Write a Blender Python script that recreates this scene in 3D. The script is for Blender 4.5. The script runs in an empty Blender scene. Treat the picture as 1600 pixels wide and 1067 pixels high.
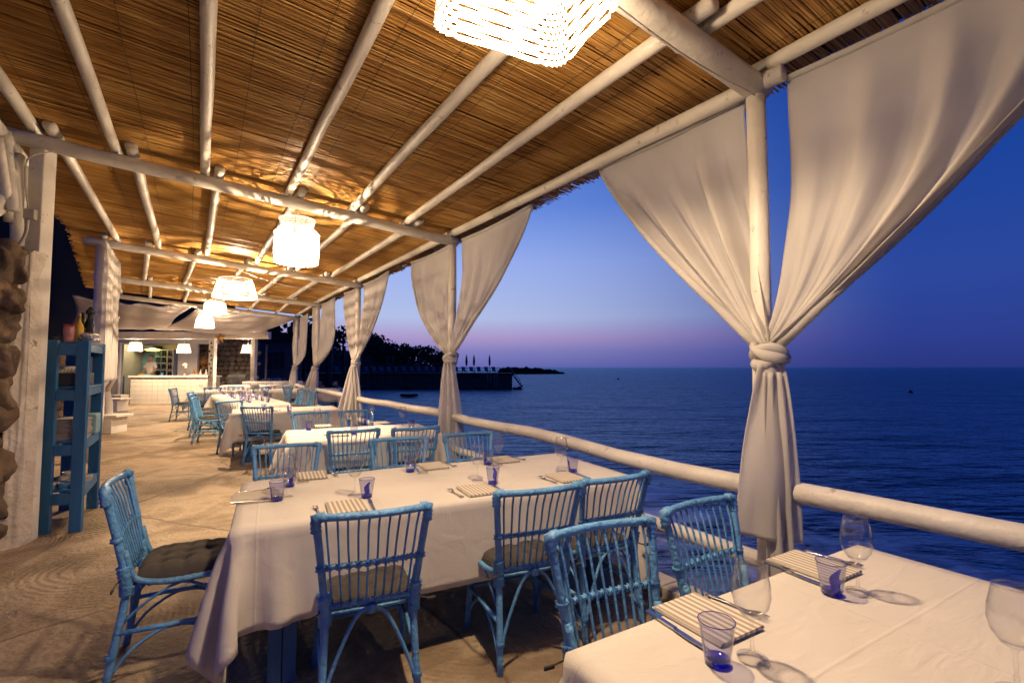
import bpy, bmesh, math, random
import numpy as np
from mathutils import Vector, Matrix, noise
random.seed(7); rs = np.random.RandomState(5)
PI = math.pi
S = bpy.context.scene
COL = S.collection
# ------------------------------------------------------------------ camera
F = 755.0; EYE = 1.5; TH = math.atan(39.5/F)
cam = bpy.data.objects.new('camera', bpy.data.cameras.new('camera'))
COL.objects.link(cam); S.camera = cam
cam.location = (0, 0, EYE); cam.rotation_euler = (PI/2+TH, 0, 0)
cam.data.sensor_width = 36; cam.data.lens = F*36/1600
cam.data.clip_start = .05; cam.data.clip_end = 30000
# ------------------------------------------------------------------ dusk sky
W = bpy.data.worlds.new('World'); S.world = W; W.use_nodes = True
nt = W.node_tree; nt.nodes.clear()
def nn(t, typ, **k):
    n = t.nodes.new(typ)
    for a, b in k.items(): setattr(n, a, b)
    return n
def srgb(h):
    if isinstance(h, str): h = [int(h[i:i+2], 16)/255 for i in (0, 2, 4)]
    return tuple((c/12.92 if c <= .04045 else ((c+.055)/1.055)**2.4) for c in h)+(1,)
def ramp(t, stops, interp='LINEAR'):
    r = nn(t, 'ShaderNodeValToRGB'); r.color_ramp.interpolation = interp
    e = r.color_ramp.elements
    while len(e) < len(stops): e.new(.5)
    for i, (p, c) in enumerate(stops):
        e[i].position = p; e[i].color = c if len(c) == 4 else tuple(c)+(1,)
    return r
tc = nn(nt, 'ShaderNodeTexCoord'); sep = nn(nt, 'ShaderNodeSeparateXYZ')
nt.links.new(tc.outputs['Generated'], sep.inputs[0])
glow = ramp(nt, [(0, srgb('6567ae')), (.03, srgb('7f7cba')), (.06, srgb('a896c6')), (.10, srgb('aebbe2')),
                 (.21, srgb('97aeec')), (.32, srgb('6489dc')), (.55, srgb('2350ac')), (1, srgb('163a86'))])
dark = ramp(nt, [(0, srgb('28357c')), (.05, srgb('2c3d8c')), (.15, srgb('2a4699')), (.3, srgb('1c4298')),
                 (.5, srgb('0f388e')), (1, srgb('0d2f78'))])
for r in (glow, dark): nt.links.new(sep.outputs['Z'], r.inputs[0])
dotn = nn(nt, 'ShaderNodeVectorMath', operation='DOT_PRODUCT'); dotn.inputs[1].default_value = (-.42, .907, 0)
nrm = nn(nt, 'ShaderNodeVectorMath', operation='MULTIPLY'); nrm.inputs[1].default_value = (1, 1, 0)
nrm2 = nn(nt, 'ShaderNodeVectorMath', operation='NORMALIZE')
nt.links.new(tc.outputs['Generated'], nrm.inputs[0]); nt.links.new(nrm.outputs[0], nrm2.inputs[0])
nt.links.new(nrm2.outputs[0], dotn.inputs[0])
mr = nn(nt, 'ShaderNodeMapRange', interpolation_type='SMOOTHSTEP')
mr.inputs[1].default_value = .42; mr.inputs[2].default_value = 1.0
nt.links.new(dotn.outputs['Value'], mr.inputs[0])
mx = nn(nt, 'ShaderNodeMixRGB'); nt.links.new(mr.outputs[0], mx.inputs[0])
nt.links.new(dark.outputs[0], mx.inputs[1]); nt.links.new(glow.outputs[0], mx.inputs[2])
bg = nn(nt, 'ShaderNodeBackground'); bg.inputs[1].default_value = 1.06
wo = nn(nt, 'ShaderNodeOutputWorld')
nt.links.new(mx.outputs[0], bg.inputs[0]); nt.links.new(bg.outputs[0], wo.inputs[0])
S.view_settings.view_transform = 'Standard'; S.view_settings.look = 'None'
S.view_settings.exposure = 0; S.view_settings.gamma = 1; S.view_settings.use_curve_mapping = False
S.render.engine = 'CYCLES'; S.cycles.use_denoising = True
S.cycles.max_bounces = 8; S.cycles.diffuse_bounces = 3; S.cycles.glossy_bounces = 3
S.cycles.transparent_max_bounces = 24; S.cycles.transmission_bounces = 6
S.cycles.sample_clamp_indirect = 4; S.cycles.caustics_reflective = False; S.cycles.caustics_refractive = False
LAMP = 4.5      # one knob for all the pendant lamps
LAMP_COL = (1.0, .72, .45)

def spot(u, v, z):
    """the point at height z that the survey pixel (u, v) of the photograph shows"""
    x = (u-800)/F; y = (533.5-v)/F
    d = Vector((x, math.cos(TH)-y*math.sin(TH), math.sin(TH)+y*math.cos(TH)))
    return Vector((0, 0, EYE))+d*((z-EYE)/d.z)
# ------------------------------------------------------------------ materials
def material(name, col, rough=.6, var=.12, scale=6, bump=0, bscale=40, stretch=(1, 1, 1), metal=0, spec=.5,
             transl=0, col2=None, coords='Object', wear=None, coat=0):
    m = bpy.data.materials.new(name); m.use_nodes = True; t = m.node_tree
    b = t.nodes['Principled BSDF']; b.inputs['Roughness'].default_value = rough
    b.inputs['Metallic'].default_value = metal; b.inputs['Specular IOR Level'].default_value = spec
    b.inputs['Coat Weight'].default_value = coat
    tc = nn(t, 'ShaderNodeTexCoord'); mp = nn(t, 'ShaderNodeMapping'); mp.inputs['Scale'].default_value = stretch
    t.links.new(tc.outputs[coords], mp.inputs[0])
    n = nn(t, 'ShaderNodeTexNoise'); n.inputs['Scale'].default_value = scale; n.inputs['Detail'].default_value = 6
    t.links.new(mp.outputs[0], n.inputs['Vector'])
    c = Vector(col[:3])
    lo = tuple(c*(1-var*1.5)); hi = tuple(c*(1+var)) if col2 is None else tuple(col2[:3])
    if col2 is not None: lo = tuple(c)
    r = ramp(t, [(.3, lo), (.7, hi)]); t.links.new(n.outputs['Fac'], r.inputs[0])
    last = r.outputs[0]
    if wear:
        n3 = nn(t, 'ShaderNodeTexNoise'); n3.inputs['Scale'].default_value = wear[1]; n3.inputs['Detail'].default_value = 8
        n3.inputs['Roughness'].default_value = .7
        t.links.new(mp.outputs[0], n3.inputs['Vector'])
        r3 = ramp(t, [(wear[2], (0, 0, 0)), (wear[2]+.05, (1, 1, 1))]); t.links.new(n3.outputs['Fac'], r3.inputs[0])
        mxx = nn(t, 'ShaderNodeMixRGB'); t.links.new(r3.outputs[0], mxx.inputs[0]); t.links.new(last, mxx.inputs[1])
        mxx.inputs[2].default_value = tuple(wear[0][:3])+(1,); last = mxx.outputs[0]
    t.links.new(last, b.inputs['Base Color'])
    if bump:
        n2 = nn(t, 'ShaderNodeTexNoise'); n2.inputs['Scale'].default_value = bscale; n2.inputs['Detail'].default_value = 5
        t.links.new(mp.outputs[0], n2.inputs['Vector'])
        bp = nn(t, 'ShaderNodeBump'); bp.inputs['Strength'].default_value = bump; bp.inputs['Distance'].default_value = .02
        t.links.new(n2.outputs['Fac'], bp.inputs['Height']); t.links.new(bp.outputs[0], b.inputs['Normal'])
    if transl:
        out = t.nodes['Material Output']; ts = nn(t, 'ShaderNodeBsdfTranslucent'); ms = nn(t, 'ShaderNodeMixShader')
        ms.inputs[0].default_value = transl
        t.links.new(last, ts.inputs[0]); t.links.new(b.outputs[0], ms.inputs[1]); t.links.new(ts.outputs[0], ms.inputs[2])
        t.links.new(ms.outputs[0], out.inputs[0])
    return m
M = {}
M['white'] = material('white_paint', (.74, .70, .64), .5, .10, 3, .28, 26, (1, 1, 1), wear=((.44, .37, .29), 11, .61))
M['plaster'] = material('rough_plaster', (.68, .62, .54), .85, .14, 4, .9, 18, wear=((.30, .22, .15), 5, .60))
M['cloth'] = material('table_linen', (.74, .69, .62), .85, .04, 2, .15, 350, transl=.08)
M['curtain'] = material('curtain_linen', (.83, .80, .77), .9, .05, 2, .35, 240, transl=.48)
M['sail'] = material('sail_canvas', (.66, .60, .58), .9, .05, 2, .1, 60, transl=.3)
M['blue'] = material('blue_rattan_paint', (.125, .35, .66), .38, .16, 14, .5, 60, coat=.1, wear=((.04, .15, .27), 26, .60))
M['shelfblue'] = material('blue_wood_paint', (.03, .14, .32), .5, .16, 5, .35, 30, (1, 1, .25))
M['cushion'] = material('cushion_cotton', (.062, .055, .050), .95, .2, 9, .3, 220)
M['dark'] = material('dark_paint', (.02, .02, .024), .7, .2)
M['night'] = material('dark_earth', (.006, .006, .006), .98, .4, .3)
M['steel'] = material('cutlery_steel', (.55, .52, .50), .22, .05, 30, metal=1)
M['wood'] = material('driftwood', (.36, .28, .20), .8, .25, 5, .8, 20, (4, 4, 1))
M['kerb'] = material('white_kerb', (.55, .50, .44), .8, .2, 6, .6, 25)
M['tile'] = material('glazed_white_tile', (.68, .63, .55), .3, .04, 8)
M['grout'] = material('tile_grout', (.40, .36, .30), .9, .1)
M['wall'] = material('far_wall_paint', (.42, .38, .34), .8, .1, 2)
M['kitchen'] = material('kitchen_wall', (.62, .55, .30), .7, .12, 1.5)
M['steelwall'] = material('kitchen_steel', (.30, .36, .28), .35, .15, 2, metal=.4)
M['stone'] = material('volcanic_stone', (.075, .058, .045), .95, .2, 5, 1, 14, col2=(.22, .15, .095), wear=((.30, .19, .10), 3, .60))
M['mortar'] = material('dark_mortar', (.05, .04, .03), .95, .3, 9, 1, 20)
M['farstone'] = material('far_wall_stone', (.09, .066, .048), .95, .2, 6, .6, 14, col2=(.20, .145, .10))
M['rock'] = material('shore_rock', (.035, .032, .030), .85, .3, 1.6, 1, 9, col2=(.09, .078, .066))
M['red'] = material('red_glass', (.45, .08, .10), .25, .1)
M['pink'] = material('pink_glass_jar', (.45, .20, .22), .2, .1)
M['yellow'] = material('oil_in_bottle', (.42, .25, .02), .15, .1)
M['bottle'] = material('dark_bottle_glass', (.012, .016, .010), .12, .1)
M['label'] = material('bottle_label', (.38, .28, .06), .6, .1)
M['ceramic'] = material('grey_ceramic', (.36, .32, .29), .4, .06)
M['blackplate'] = material('black_tray', (.012, .012, .014), .5, .1)
M['skin'] = material('skin', (.42, .20, .13), .6, .06)
M['shirt'] = material('cream_shirt', (.62, .56, .44), .85, .06)
M['hair'] = material('dark_hair', (.015, .012, .010), .7, .1)
M['trouser'] = material('dark_trousers', (.02, .022, .03), .85, .1)
M['paleblue'] = material('pale_blue_panel', (.16, .30, .36), .6, .06)
M['foil'] = material('crumpled_foil', (.6, .58, .55), .25, .1, 20, 1, 30, metal=1)
M['star'] = material('dried_starfish', (.42, .22, .05), .9, .2, 20, .5, 40)
M['lounger'] = material('lounger_fabric', (.10, .15, .30), .8, .1)
M['umbrella'] = material('umbrella_cloth', (.03, .04, .07), .9, .1)
M['boat'] = material('dinghy_paint', (.10, .16, .10), .5, .1)
M['grey'] = material('grey_plastic', (.42, .38, .33), .6, .06)
M['orange'] = material('orange_foliage', (.26, .12, .03), .8, .2)

def mat_leaf(name, a, b):
    return material(name, a, .8, .3, 3, col2=b)
M['leaf'] = mat_leaf('dark_foliage', (.012, .020, .010), (.035, .05, .022))

def make_floor():
    m = bpy.data.materials.new('brushed_concrete'); m.use_nodes = True; t = m.node_tree
    b = t.nodes['Principled BSDF']; b.inputs['Roughness'].default_value = .72; b.inputs['Specular IOR Level'].default_value = .35
    tc = nn(t, 'ShaderNodeTexCoord')
    n1 = nn(t, 'ShaderNodeTexNoise'); n1.inputs['Scale'].default_value = .9; n1.inputs['Detail'].default_value = 8
    n1.inputs['Roughness'].default_value = .62; n1.inputs['Distortion'].default_value = .25
    t.links.new(tc.outputs['Object'], n1.inputs['Vector'])
    r1 = ramp(t, [(.32, (.135, .097, .058)), (.45, (.25, .185, .118)), (.52, (.38, .295, .20)), (.60, (.28, .205, .134)), (.72, (.42, .33, .225))])
    t.links.new(n1.outputs['Fac'], r1.inputs[0])
    # broom swirls: rings round random centres
    v = nn(t, 'ShaderNodeTexVoronoi'); v.inputs['Scale'].default_value = .75; v.inputs['Randomness'].default_value = 1
    t.links.new(tc.outputs['Object'], v.inputs['Vector'])
    sub = nn(t, 'ShaderNodeMath', operation='MULTIPLY'); sub.inputs[1].default_value = 320
    t.links.new(v.outputs['Distance'], sub.inputs[0])
    n2 = nn(t, 'ShaderNodeTexNoise'); n2.inputs['Scale'].default_value = 3; n2.inputs['Detail'].default_value = 4
    t.links.new(tc.outputs['Object'], n2.inputs['Vector'])
    ad = nn(t, 'ShaderNodeMath', operation='MULTIPLY_ADD'); ad.inputs[1].default_value = 7
    t.links.new(n2.outputs['Fac'], ad.inputs[0]); t.links.new(sub.outputs[0], ad.inputs[2])
    sn = nn(t, 'ShaderNodeMath', operation='SINE'); t.links.new(ad.outputs[0], sn.inputs[0])
    n4 = nn(t, 'ShaderNodeTexNoise'); n4.inputs['Scale'].default_value = 1.7; n4.inputs['Detail'].default_value = 5
    t.links.new(tc.outputs['Object'], n4.inputs['Vector'])
    r4 = ramp(t, [(.42, (0, 0, 0)), (.66, (1, 1, 1))]); t.links.new(n4.outputs['Fac'], r4.inputs[0])
    ml = nn(t, 'ShaderNodeMath', operation='MULTIPLY'); t.links.new(sn.outputs[0], ml.inputs[0]); t.links.new(r4.outputs[0], ml.inputs[1])
    n3 = nn(t, 'ShaderNodeTexNoise'); n3.inputs['Scale'].default_value = 30; n3.inputs['Detail'].default_value = 3
    t.links.new(tc.outputs['Object'], n3.inputs['Vector'])
    sm = nn(t, 'ShaderNodeMath', operation='MULTIPLY_ADD'); sm.inputs[1].default_value = .20
    t.links.new(ml.outputs[0], sm.inputs[0]); t.links.new(n3.outputs['Fac'], sm.inputs[2])
    sm2 = nn(t, 'ShaderNodeMath', operation='MULTIPLY_ADD'); sm2.inputs[1].default_value = 1.2
    t.links.new(n1.outputs['Fac'], sm2.inputs[0]); t.links.new(sm.outputs[0], sm2.inputs[2])
    bp = nn(t, 'ShaderNodeBump'); bp.inputs['Strength'].default_value = .8; bp.inputs['Distance'].default_value = .02
    t.links.new(sm2.outputs[0], bp.inputs['Height']); t.links.new(bp.outputs[0], b.inputs['Normal'])
    # worn cracks
    v2 = nn(t, 'ShaderNodeTexVoronoi'); v2.feature = 'DISTANCE_TO_EDGE'; v2.inputs['Scale'].default_value = .42
    mpc = nn(t, 'ShaderNodeMixRGB'); mpc.inputs[0].default_value = .16
    t.links.new(tc.outputs['Object'], mpc.inputs[1]); t.links.new(n1.outputs['Color'], mpc.inputs[2])
    t.links.new(mpc.outputs[0], v2.inputs['Vector'])
    r5 = ramp(t, [(0, (1, 1, 1)), (.006, (0, 0, 0))]); t.links.new(v2.outputs['Distance'], r5.inputs[0])
    ck = nn(t, 'ShaderNodeMixRGB'); t.links.new(r5.outputs[0], ck.inputs[0]); t.links.new(r1.outputs[0], ck.inputs[1])
    ck.inputs[2].default_value = (.13, .095, .06, 1)
    t.links.new(ck.outputs[0], b.inputs['Base Color'])
    return m
M['floor'] = make_floor()

def make_reed():
    m = bpy.data.materials.new('reed_cane'); m.use_nodes = True; t = m.node_tree
    b = t.nodes['Principled BSDF']; b.inputs['Roughness'].default_value = .45
    a = nn(t, 'ShaderNodeAttribute'); a.attribute_name = 'tone'
    tc = nn(t, 'ShaderNodeTexCoord'); n = nn(t, 'ShaderNodeTexNoise'); n.inputs['Scale'].default_value = 2.2
    n.inputs['Detail'].default_value = 8
    t.links.new(tc.outputs['Object'], n.inputs['Vector'])
    ad = nn(t, 'ShaderNodeMath', operation='MULTIPLY_ADD'); ad.inputs[1].default_value = .8
    t.links.new(n.outputs['Fac'], ad.inputs[0]); t.links.new(a.outputs['Fac'], ad.inputs[2])
    r = ramp(t, [(.30, (.16, .066, .014)), (.55, (.35, .165, .036)), (.85, (.50, .26, .066)), (1, (.68, .42, .14))])
    t.links.new(ad.outputs[0], r.inputs[0]); t.links.new(r.outputs[0], b.inputs['Base Color'])
    return m
M['reed'] = make_reed()

def object_tint(m, lo, hi):
    t = m.node_tree; b = t.nodes['Principled BSDF']; l = b.inputs['Base Color'].links[0]; src = l.from_socket
    oi = nn(t, 'ShaderNodeObjectInfo'); mr_ = nn(t, 'ShaderNodeMapRange'); mr_.inputs[3].default_value = lo; mr_.inputs[4].default_value = hi
    t.links.new(oi.outputs['Random'], mr_.inputs[0]); vm = nn(t, 'ShaderNodeVectorMath', operation='SCALE')
    t.links.new(src, vm.inputs[0]); t.links.new(mr_.outputs[0], vm.inputs['Scale']); t.links.new(vm.outputs[0], b.inputs['Base Color'])
object_tint(M['blue'], .80, 1.12)
def linen_creases(m):
    t = m.node_tree; b = t.nodes['Principled BSDF']; old = b.inputs['Normal'].links[0].from_node
    tc = nn(t, 'ShaderNodeTexCoord'); sp = nn(t, 'ShaderNodeSeparateXYZ'); t.links.new(tc.outputs['Object'], sp.inputs[0]); hs = []
    for ax, per, ph_ in (('X', .29, .11), ('Y', .26, .07)):
        a = nn(t, 'ShaderNodeMath', operation='ADD'); a.inputs[1].default_value = 5+ph_; t.links.new(sp.outputs[ax], a.inputs[0])
        pp = nn(t, 'ShaderNodeMath', operation='PINGPONG'); pp.inputs[1].default_value = per; t.links.new(a.outputs[0], pp.inputs[0])
        r = nn(t, 'ShaderNodeMapRange', interpolation_type='SMOOTHSTEP'); r.inputs[1].default_value = 0; r.inputs[2].default_value = .009
        r.inputs[3].default_value = .2; r.inputs[4].default_value = 0; t.links.new(pp.outputs[0], r.inputs[0]); hs.append(r.outputs[0])
    mp = nn(t, 'ShaderNodeMapping'); mp.inputs['Rotation'].default_value = (0, 0, .7); mp.inputs['Scale'].default_value = (1, 2.6, 1)
    t.links.new(tc.outputs['Object'], mp.inputs[0])
    n = nn(t, 'ShaderNodeTexNoise'); n.inputs['Scale'].default_value = 5; n.inputs['Detail'].default_value = 5; n.inputs['Distortion'].default_value = 1.2
    t.links.new(mp.outputs[0], n.inputs['Vector']); hs.append(n.outputs['Fac'])
    s = hs[0]
    for h in hs[1:]:
        a = nn(t, 'ShaderNodeMath', operation='ADD'); t.links.new(s, a.inputs[0]); t.links.new(h, a.inputs[1]); s = a.outputs[0]
    bp = nn(t, 'ShaderNodeBump'); bp.inputs['Strength'].default_value = .6; bp.inputs['Distance'].default_value = .010
    t.links.new(s, bp.inputs['Height']); t.links.new(bp.outputs[0], old.inputs['Normal'])
linen_creases(M['cloth'])
def make_sea():
    m = bpy.data.materials.new('sea_water'); m.use_nodes = True; t = m.node_tree
    b = t.nodes['Principled BSDF']
    b.inputs['Roughness'].default_value = .22; b.inputs['IOR'].default_value = 1.33
    tc = nn(t, 'ShaderNodeTexCoord')
    mp = nn(t, 'ShaderNodeMapping'); mp.inputs['Scale'].default_value = (.35, 1, 1); mp.inputs['Rotation'].default_value = (0, 0, -.12)
    t.links.new(tc.outputs['Object'], mp.inputs[0])
    hs = []
    for sc, amp in ((.12, 1.0), (.55, .42), (2.2, .16), (7, .05)):
        n = nn(t, 'ShaderNodeTexNoise'); n.inputs['Scale'].default_value = sc; n.inputs['Detail'].default_value = 4
        n.inputs['Distortion'].default_value = .4
        t.links.new(mp.outputs[0], n.inputs['Vector'])
        x = nn(t, 'ShaderNodeMath', operation='MULTIPLY'); x.inputs[1].default_value = amp
        t.links.new(n.outputs['Fac'], x.inputs[0]); hs.append(x.outputs[0])
    s = hs[0]
    for h in hs[1:]:
        a = nn(t, 'ShaderNodeMath', operation='ADD'); t.links.new(s, a.inputs[0]); t.links.new(h, a.inputs[1]); s = a.outputs[0]
    bp = nn(t, 'ShaderNodeBump'); bp.inputs['Strength'].default_value = 1; bp.inputs['Distance'].default_value = 1.2
    t.links.new(s, bp.inputs['Height']); t.links.new(bp.outputs[0], b.inputs['Normal'])
    # foam where the water washes round the rocks under the terrace
    fa = nn(t, 'ShaderNodeAttribute'); fa.attribute_name = 'foam'
    nf = nn(t, 'ShaderNodeTexNoise'); nf.inputs['Scale'].default_value = .55; nf.inputs['Detail'].default_value = 7
    nf.inputs['Distortion'].default_value = 1.6
    t.links.new(tc.outputs['Object'], nf.inputs['Vector'])
    rf = ramp(t, [(.40, (0, 0, 0)), (.62, (1, 1, 1))]); t.links.new(nf.outputs['Fac'], rf.inputs[0])
    ml = nn(t, 'ShaderNodeMath', operation='MULTIPLY'); t.links.new(fa.outputs['Fac'], ml.inputs[0]); t.links.new(rf.outputs[0], ml.inputs[1])
    cx = nn(t, 'ShaderNodeMixRGB'); t.links.new(ml.outputs[0], cx.inputs[0])
    cx.inputs[1].default_value = (.003, .014, .042, 1); cx.inputs[2].default_value = (.80, .83, .88, 1)
    t.links.new(cx.outputs[0], b.inputs['Base Color'])
    rr = nn(t, 'ShaderNodeMath', operation='MULTIPLY_ADD'); rr.inputs[1].default_value = .6; rr.inputs[2].default_value = .2
    t.links.new(ml.outputs[0], rr.inputs[0])
    t.nodes.remove(b); df = nn(t, 'ShaderNodeBsdfDiffuse'); gl = nn(t, 'ShaderNodeBsdfGlossy'); fr = nn(t, 'ShaderNodeFresnel'); fr.inputs[0].default_value = 1.33
    gl.inputs['Color'].default_value = (.80, .95, 1, 1); gl.inputs['Roughness'].default_value = .36
    t.links.new(cx.outputs[0], df.inputs[0]); t.links.new(bp.outputs[0], gl.inputs['Normal']); t.links.new(bp.outputs[0], fr.inputs['Normal']); t.links.new(bp.outputs[0], df.inputs['Normal'])
    fm = nn(t, 'ShaderNodeMath', operation='MULTIPLY'); fm.inputs[1].default_value = .92; t.links.new(fr.outputs[0], fm.inputs[0])
    inv = nn(t, 'ShaderNodeMath', operation='MULTIPLY_ADD'); inv.inputs[1].default_value = -.8; inv.inputs[2].default_value = 1; t.links.new(ml.outputs[0], inv.inputs[0])
    f2 = nn(t, 'ShaderNodeMath', operation='MULTIPLY'); t.links.new(fm.outputs[0], f2.inputs[0]); t.links.new(inv.outputs[0], f2.inputs[1])
    ms = nn(t, 'ShaderNodeMixShader'); t.links.new(f2.outputs[0], ms.inputs[0]); t.links.new(df.outputs[0], ms.inputs[1]); t.links.new(gl.outputs[0], ms.inputs[2])
    t.links.new(ms.outputs[0], t.nodes['Material Output'].inputs[0])
    return m
M['sea'] = make_sea()

def make_glass(name, tint=(1, 1, 1), body=.93, edge=.55):
    m = bpy.data.materials.new(name); m.use_nodes = True; t = m.node_tree; t.nodes.remove(t.nodes['Principled BSDF'])
    out = t.nodes['Material Output']
    lw = nn(t, 'ShaderNodeLayerWeight'); lw.inputs[0].default_value = .35
    c = Vector(tint)
    r = ramp(t, [(0, tuple(c*body)), (.58, tuple(c*body*.975)), (.82, tuple(c*(body*.7+edge*.3))), (1, tuple(c*edge))])
    t.links.new(lw.outputs['Facing'], r.inputs[0])
    tr = nn(t, 'ShaderNodeBsdfTransparent'); t.links.new(r.outputs[0], tr.inputs[0])
    gl = nn(t, 'ShaderNodeBsdfGlossy'); gl.inputs['Roughness'].default_value = .03
    pw = nn(t, 'ShaderNodeMath', operation='POWER'); pw.inputs[1].default_value = 3
    lf = nn(t, 'ShaderNodeLayerWeight'); lf.inputs[0].default_value = .5; t.links.new(lf.outputs['Facing'], pw.inputs[0])
    fr = nn(t, 'ShaderNodeMath', operation='MULTIPLY_ADD'); fr.inputs[1].default_value = .65; fr.inputs[2].default_value = .045
    t.links.new(pw.outputs[0], fr.inputs[0])
    ms = nn(t, 'ShaderNodeMixShader'); t.links.new(fr.outputs[0], ms.inputs[0])
    t.links.new(tr.outputs[0], ms.inputs[1]); t.links.new(gl.outputs[0], ms.inputs[2]); t.links.new(ms.outputs[0], out.inputs[0])
    return m
M['glass'] = make_glass('clear_glass', (1, 1, 1), .99, .15)
M['tumbler'] = make_glass('bluish_glass', (.90, .91, 1.0), .96, .5)
M['blueglass'] = make_glass('cobalt_glass', (.22, .20, .98), .85, .4)

def emissive(name, col, s, base=(.7, .65, .55)):
    m = bpy.data.materials.new(name); m.use_nodes = True; b = m.node_tree.nodes['Principled BSDF']
    b.inputs['Base Color'].default_value = tuple(base)+(1,); b.inputs['Emission Color'].default_value = tuple(col)+(1,)
    b.inputs['Emission Strength'].default_value = s; b.inputs['Roughness'].default_value = .7
    return m
M['shade'] = emissive('glowing_wicker', (1, .74, .44), .8, (.5, .4, .28))
M['shadehot'] = emissive('glowing_white_wicker', (1, .84, .62), 1.0)
M['bulb'] = emissive('lit_bulb', (1, .86, .62), 14)

def make_napkin():
    m = bpy.data.materials.new('striped_napkin'); m.use_nodes = True; t = m.node_tree; b = t.nodes['Principled BSDF']
    b.inputs['Roughness'].default_value = .9
    tc = nn(t, 'ShaderNodeTexCoord'); w = nn(t, 'ShaderNodeTexWave'); w.inputs['Scale'].default_value = 13.5
    w.inputs['Distortion'].default_value = .15; w.inputs['Detail'].default_value = 2
    t.links.new(tc.outputs['Object'], w.inputs['Vector'])
    r = ramp(t, [(.35, (.72, .66, .56)), (.68, (.37, .31, .24))]); t.links.new(w.outputs['Fac'], r.inputs[0])
    t.links.new(r.outputs[0], b.inputs['Base Color'])
    n = nn(t, 'ShaderNodeTexNoise'); n.inputs['Scale'].default_value = 60; t.links.new(tc.outputs['Object'], n.inputs['Vector'])
    bp = nn(t, 'ShaderNodeBump'); bp.inputs['Strength'].default_value = .3; bp.inputs['Distance'].default_value = .004
    t.links.new(n.outputs['Fac'], bp.inputs['Height']); t.links.new(bp.outputs[0], b.inputs['Normal'])
    return m
M['napkin'] = make_napkin()
# ------------------------------------------------------------------ mesh helpers
def obj(name, bm, m, parent=None, world=False, smooth=True):
    me = bpy.data.meshes.new(name)
    if isinstance(bm, tuple):
        me.from_pydata(*bm); me.update()
    else:
        bm.to_mesh(me); bm.free()
    if world and parent is not None: me.transform(Matrix.Translation(-parent.location))
    if smooth: me.polygons.foreach_set('use_smooth', [True]*len(me.polygons))
    if m is not None: me.materials.append(M[m] if isinstance(m, str) else m)
    o = bpy.data.objects.new(name, me); COL.objects.link(o)
    if parent is not None: o.parent = parent
    return o
def tag(o, label, cat, group=None):
    o['label'] = label; o['category'] = cat
    if group: o['group'] = group
    return o
def thing(name, label, cat, loc=(0, 0, 0), rz=0, group=None):
    o = bpy.data.objects.new(name, None); COL.objects.link(o); o.empty_display_size = .1
    o.location = loc; o.rotation_euler = (0, 0, rz)
    return tag(o, label, cat, group)
def structure(o): o['kind'] = 'structure'; return o
def dup(root, loc, rz, label, group=None, scale=None):
    r = root.copy(); COL.objects.link(r); r.location = loc; r.rotation_euler = (0, 0, rz); r['label'] = label
    if scale: r.scale = scale
    if group: r['group'] = group
    for ch in list(root.children):
        c = ch.copy(); COL.objects.link(c); c.parent = r
        for g in ch.children:
            d = g.copy(); COL.objects.link(d); d.parent = c
    return r
def frame(d):
    d = d.normalized(); a = Vector((0, 0, 1)) if abs(d.z) < .9 else Vector((1, 0, 0))
    x = d.cross(a).normalized(); return x, d.cross(x).normalized()
def tube(bm, pts, r, n=8, cap=True):
    pts = [Vector(p) for p in pts]; rings = []
    R = r if isinstance(r, (list, tuple)) else [r]*len(pts)
    px = None
    for i, p in enumerate(pts):
        d = pts[min(i+1, len(pts)-1)]-pts[max(i-1, 0)]
        if px is None: x, y = frame(d)
        else:
            d = d.normalized(); x = (px-d*px.dot(d)).normalized(); y = d.cross(x)
        px = x
        rings.append([bm.verts.new(p+(x*math.cos(2*PI*k/n)+y*math.sin(2*PI*k/n))*R[i]) for k in range(n)])
    for a, b in zip(rings, rings[1:]):
        for k in range(n): bm.faces.new((a[k], a[(k+1) % n], b[(k+1) % n], b[k]))
    if cap:
        bm.faces.new(list(reversed(rings[0]))); bm.faces.new(rings[-1])
    return bm
def T(pts, r, n=8, cap=True): return tube(bmesh.new(), pts, r, n, cap)
def curve(pts, k=5):
    """Catmull-Rom through pts"""
    P = [Vector(p) for p in pts]; P = [P[0]*2-P[1]]+P+[P[-1]*2-P[-2]]; out = []
    for i in range(1, len(P)-2):
        for j in range(k):
            t = j/k; a, b, c, d = P[i-1:i+3]
            out.append(.5*((2*b)+(c-a)*t+(2*a-5*b+4*c-d)*t*t+(3*b-a-3*c+d)*t**3))
    return out+[P[-2]]
def box(bm, c, s, rz=0, bev=0, mtx=None):
    g = bmesh.ops.create_cube(bm, size=1)['verts']
    mt = Matrix.Translation(c) @ Matrix.Rotation(rz, 4, 'Z') @ Matrix.Diagonal((s[0], s[1], s[2], 1))
    if mtx is not None: mt = mtx @ mt
    bmesh.ops.transform(bm, matrix=mt, verts=g)
    if bev:
        e = {e for v in g for e in v.link_edges}
        bmesh.ops.bevel(bm, geom=list(e), offset=bev, segments=2, affect='EDGES', profile=.6)
    return bm
def B(c, s, rz=0, bev=0): return box(bmesh.new(), c, s, rz, bev)
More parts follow.
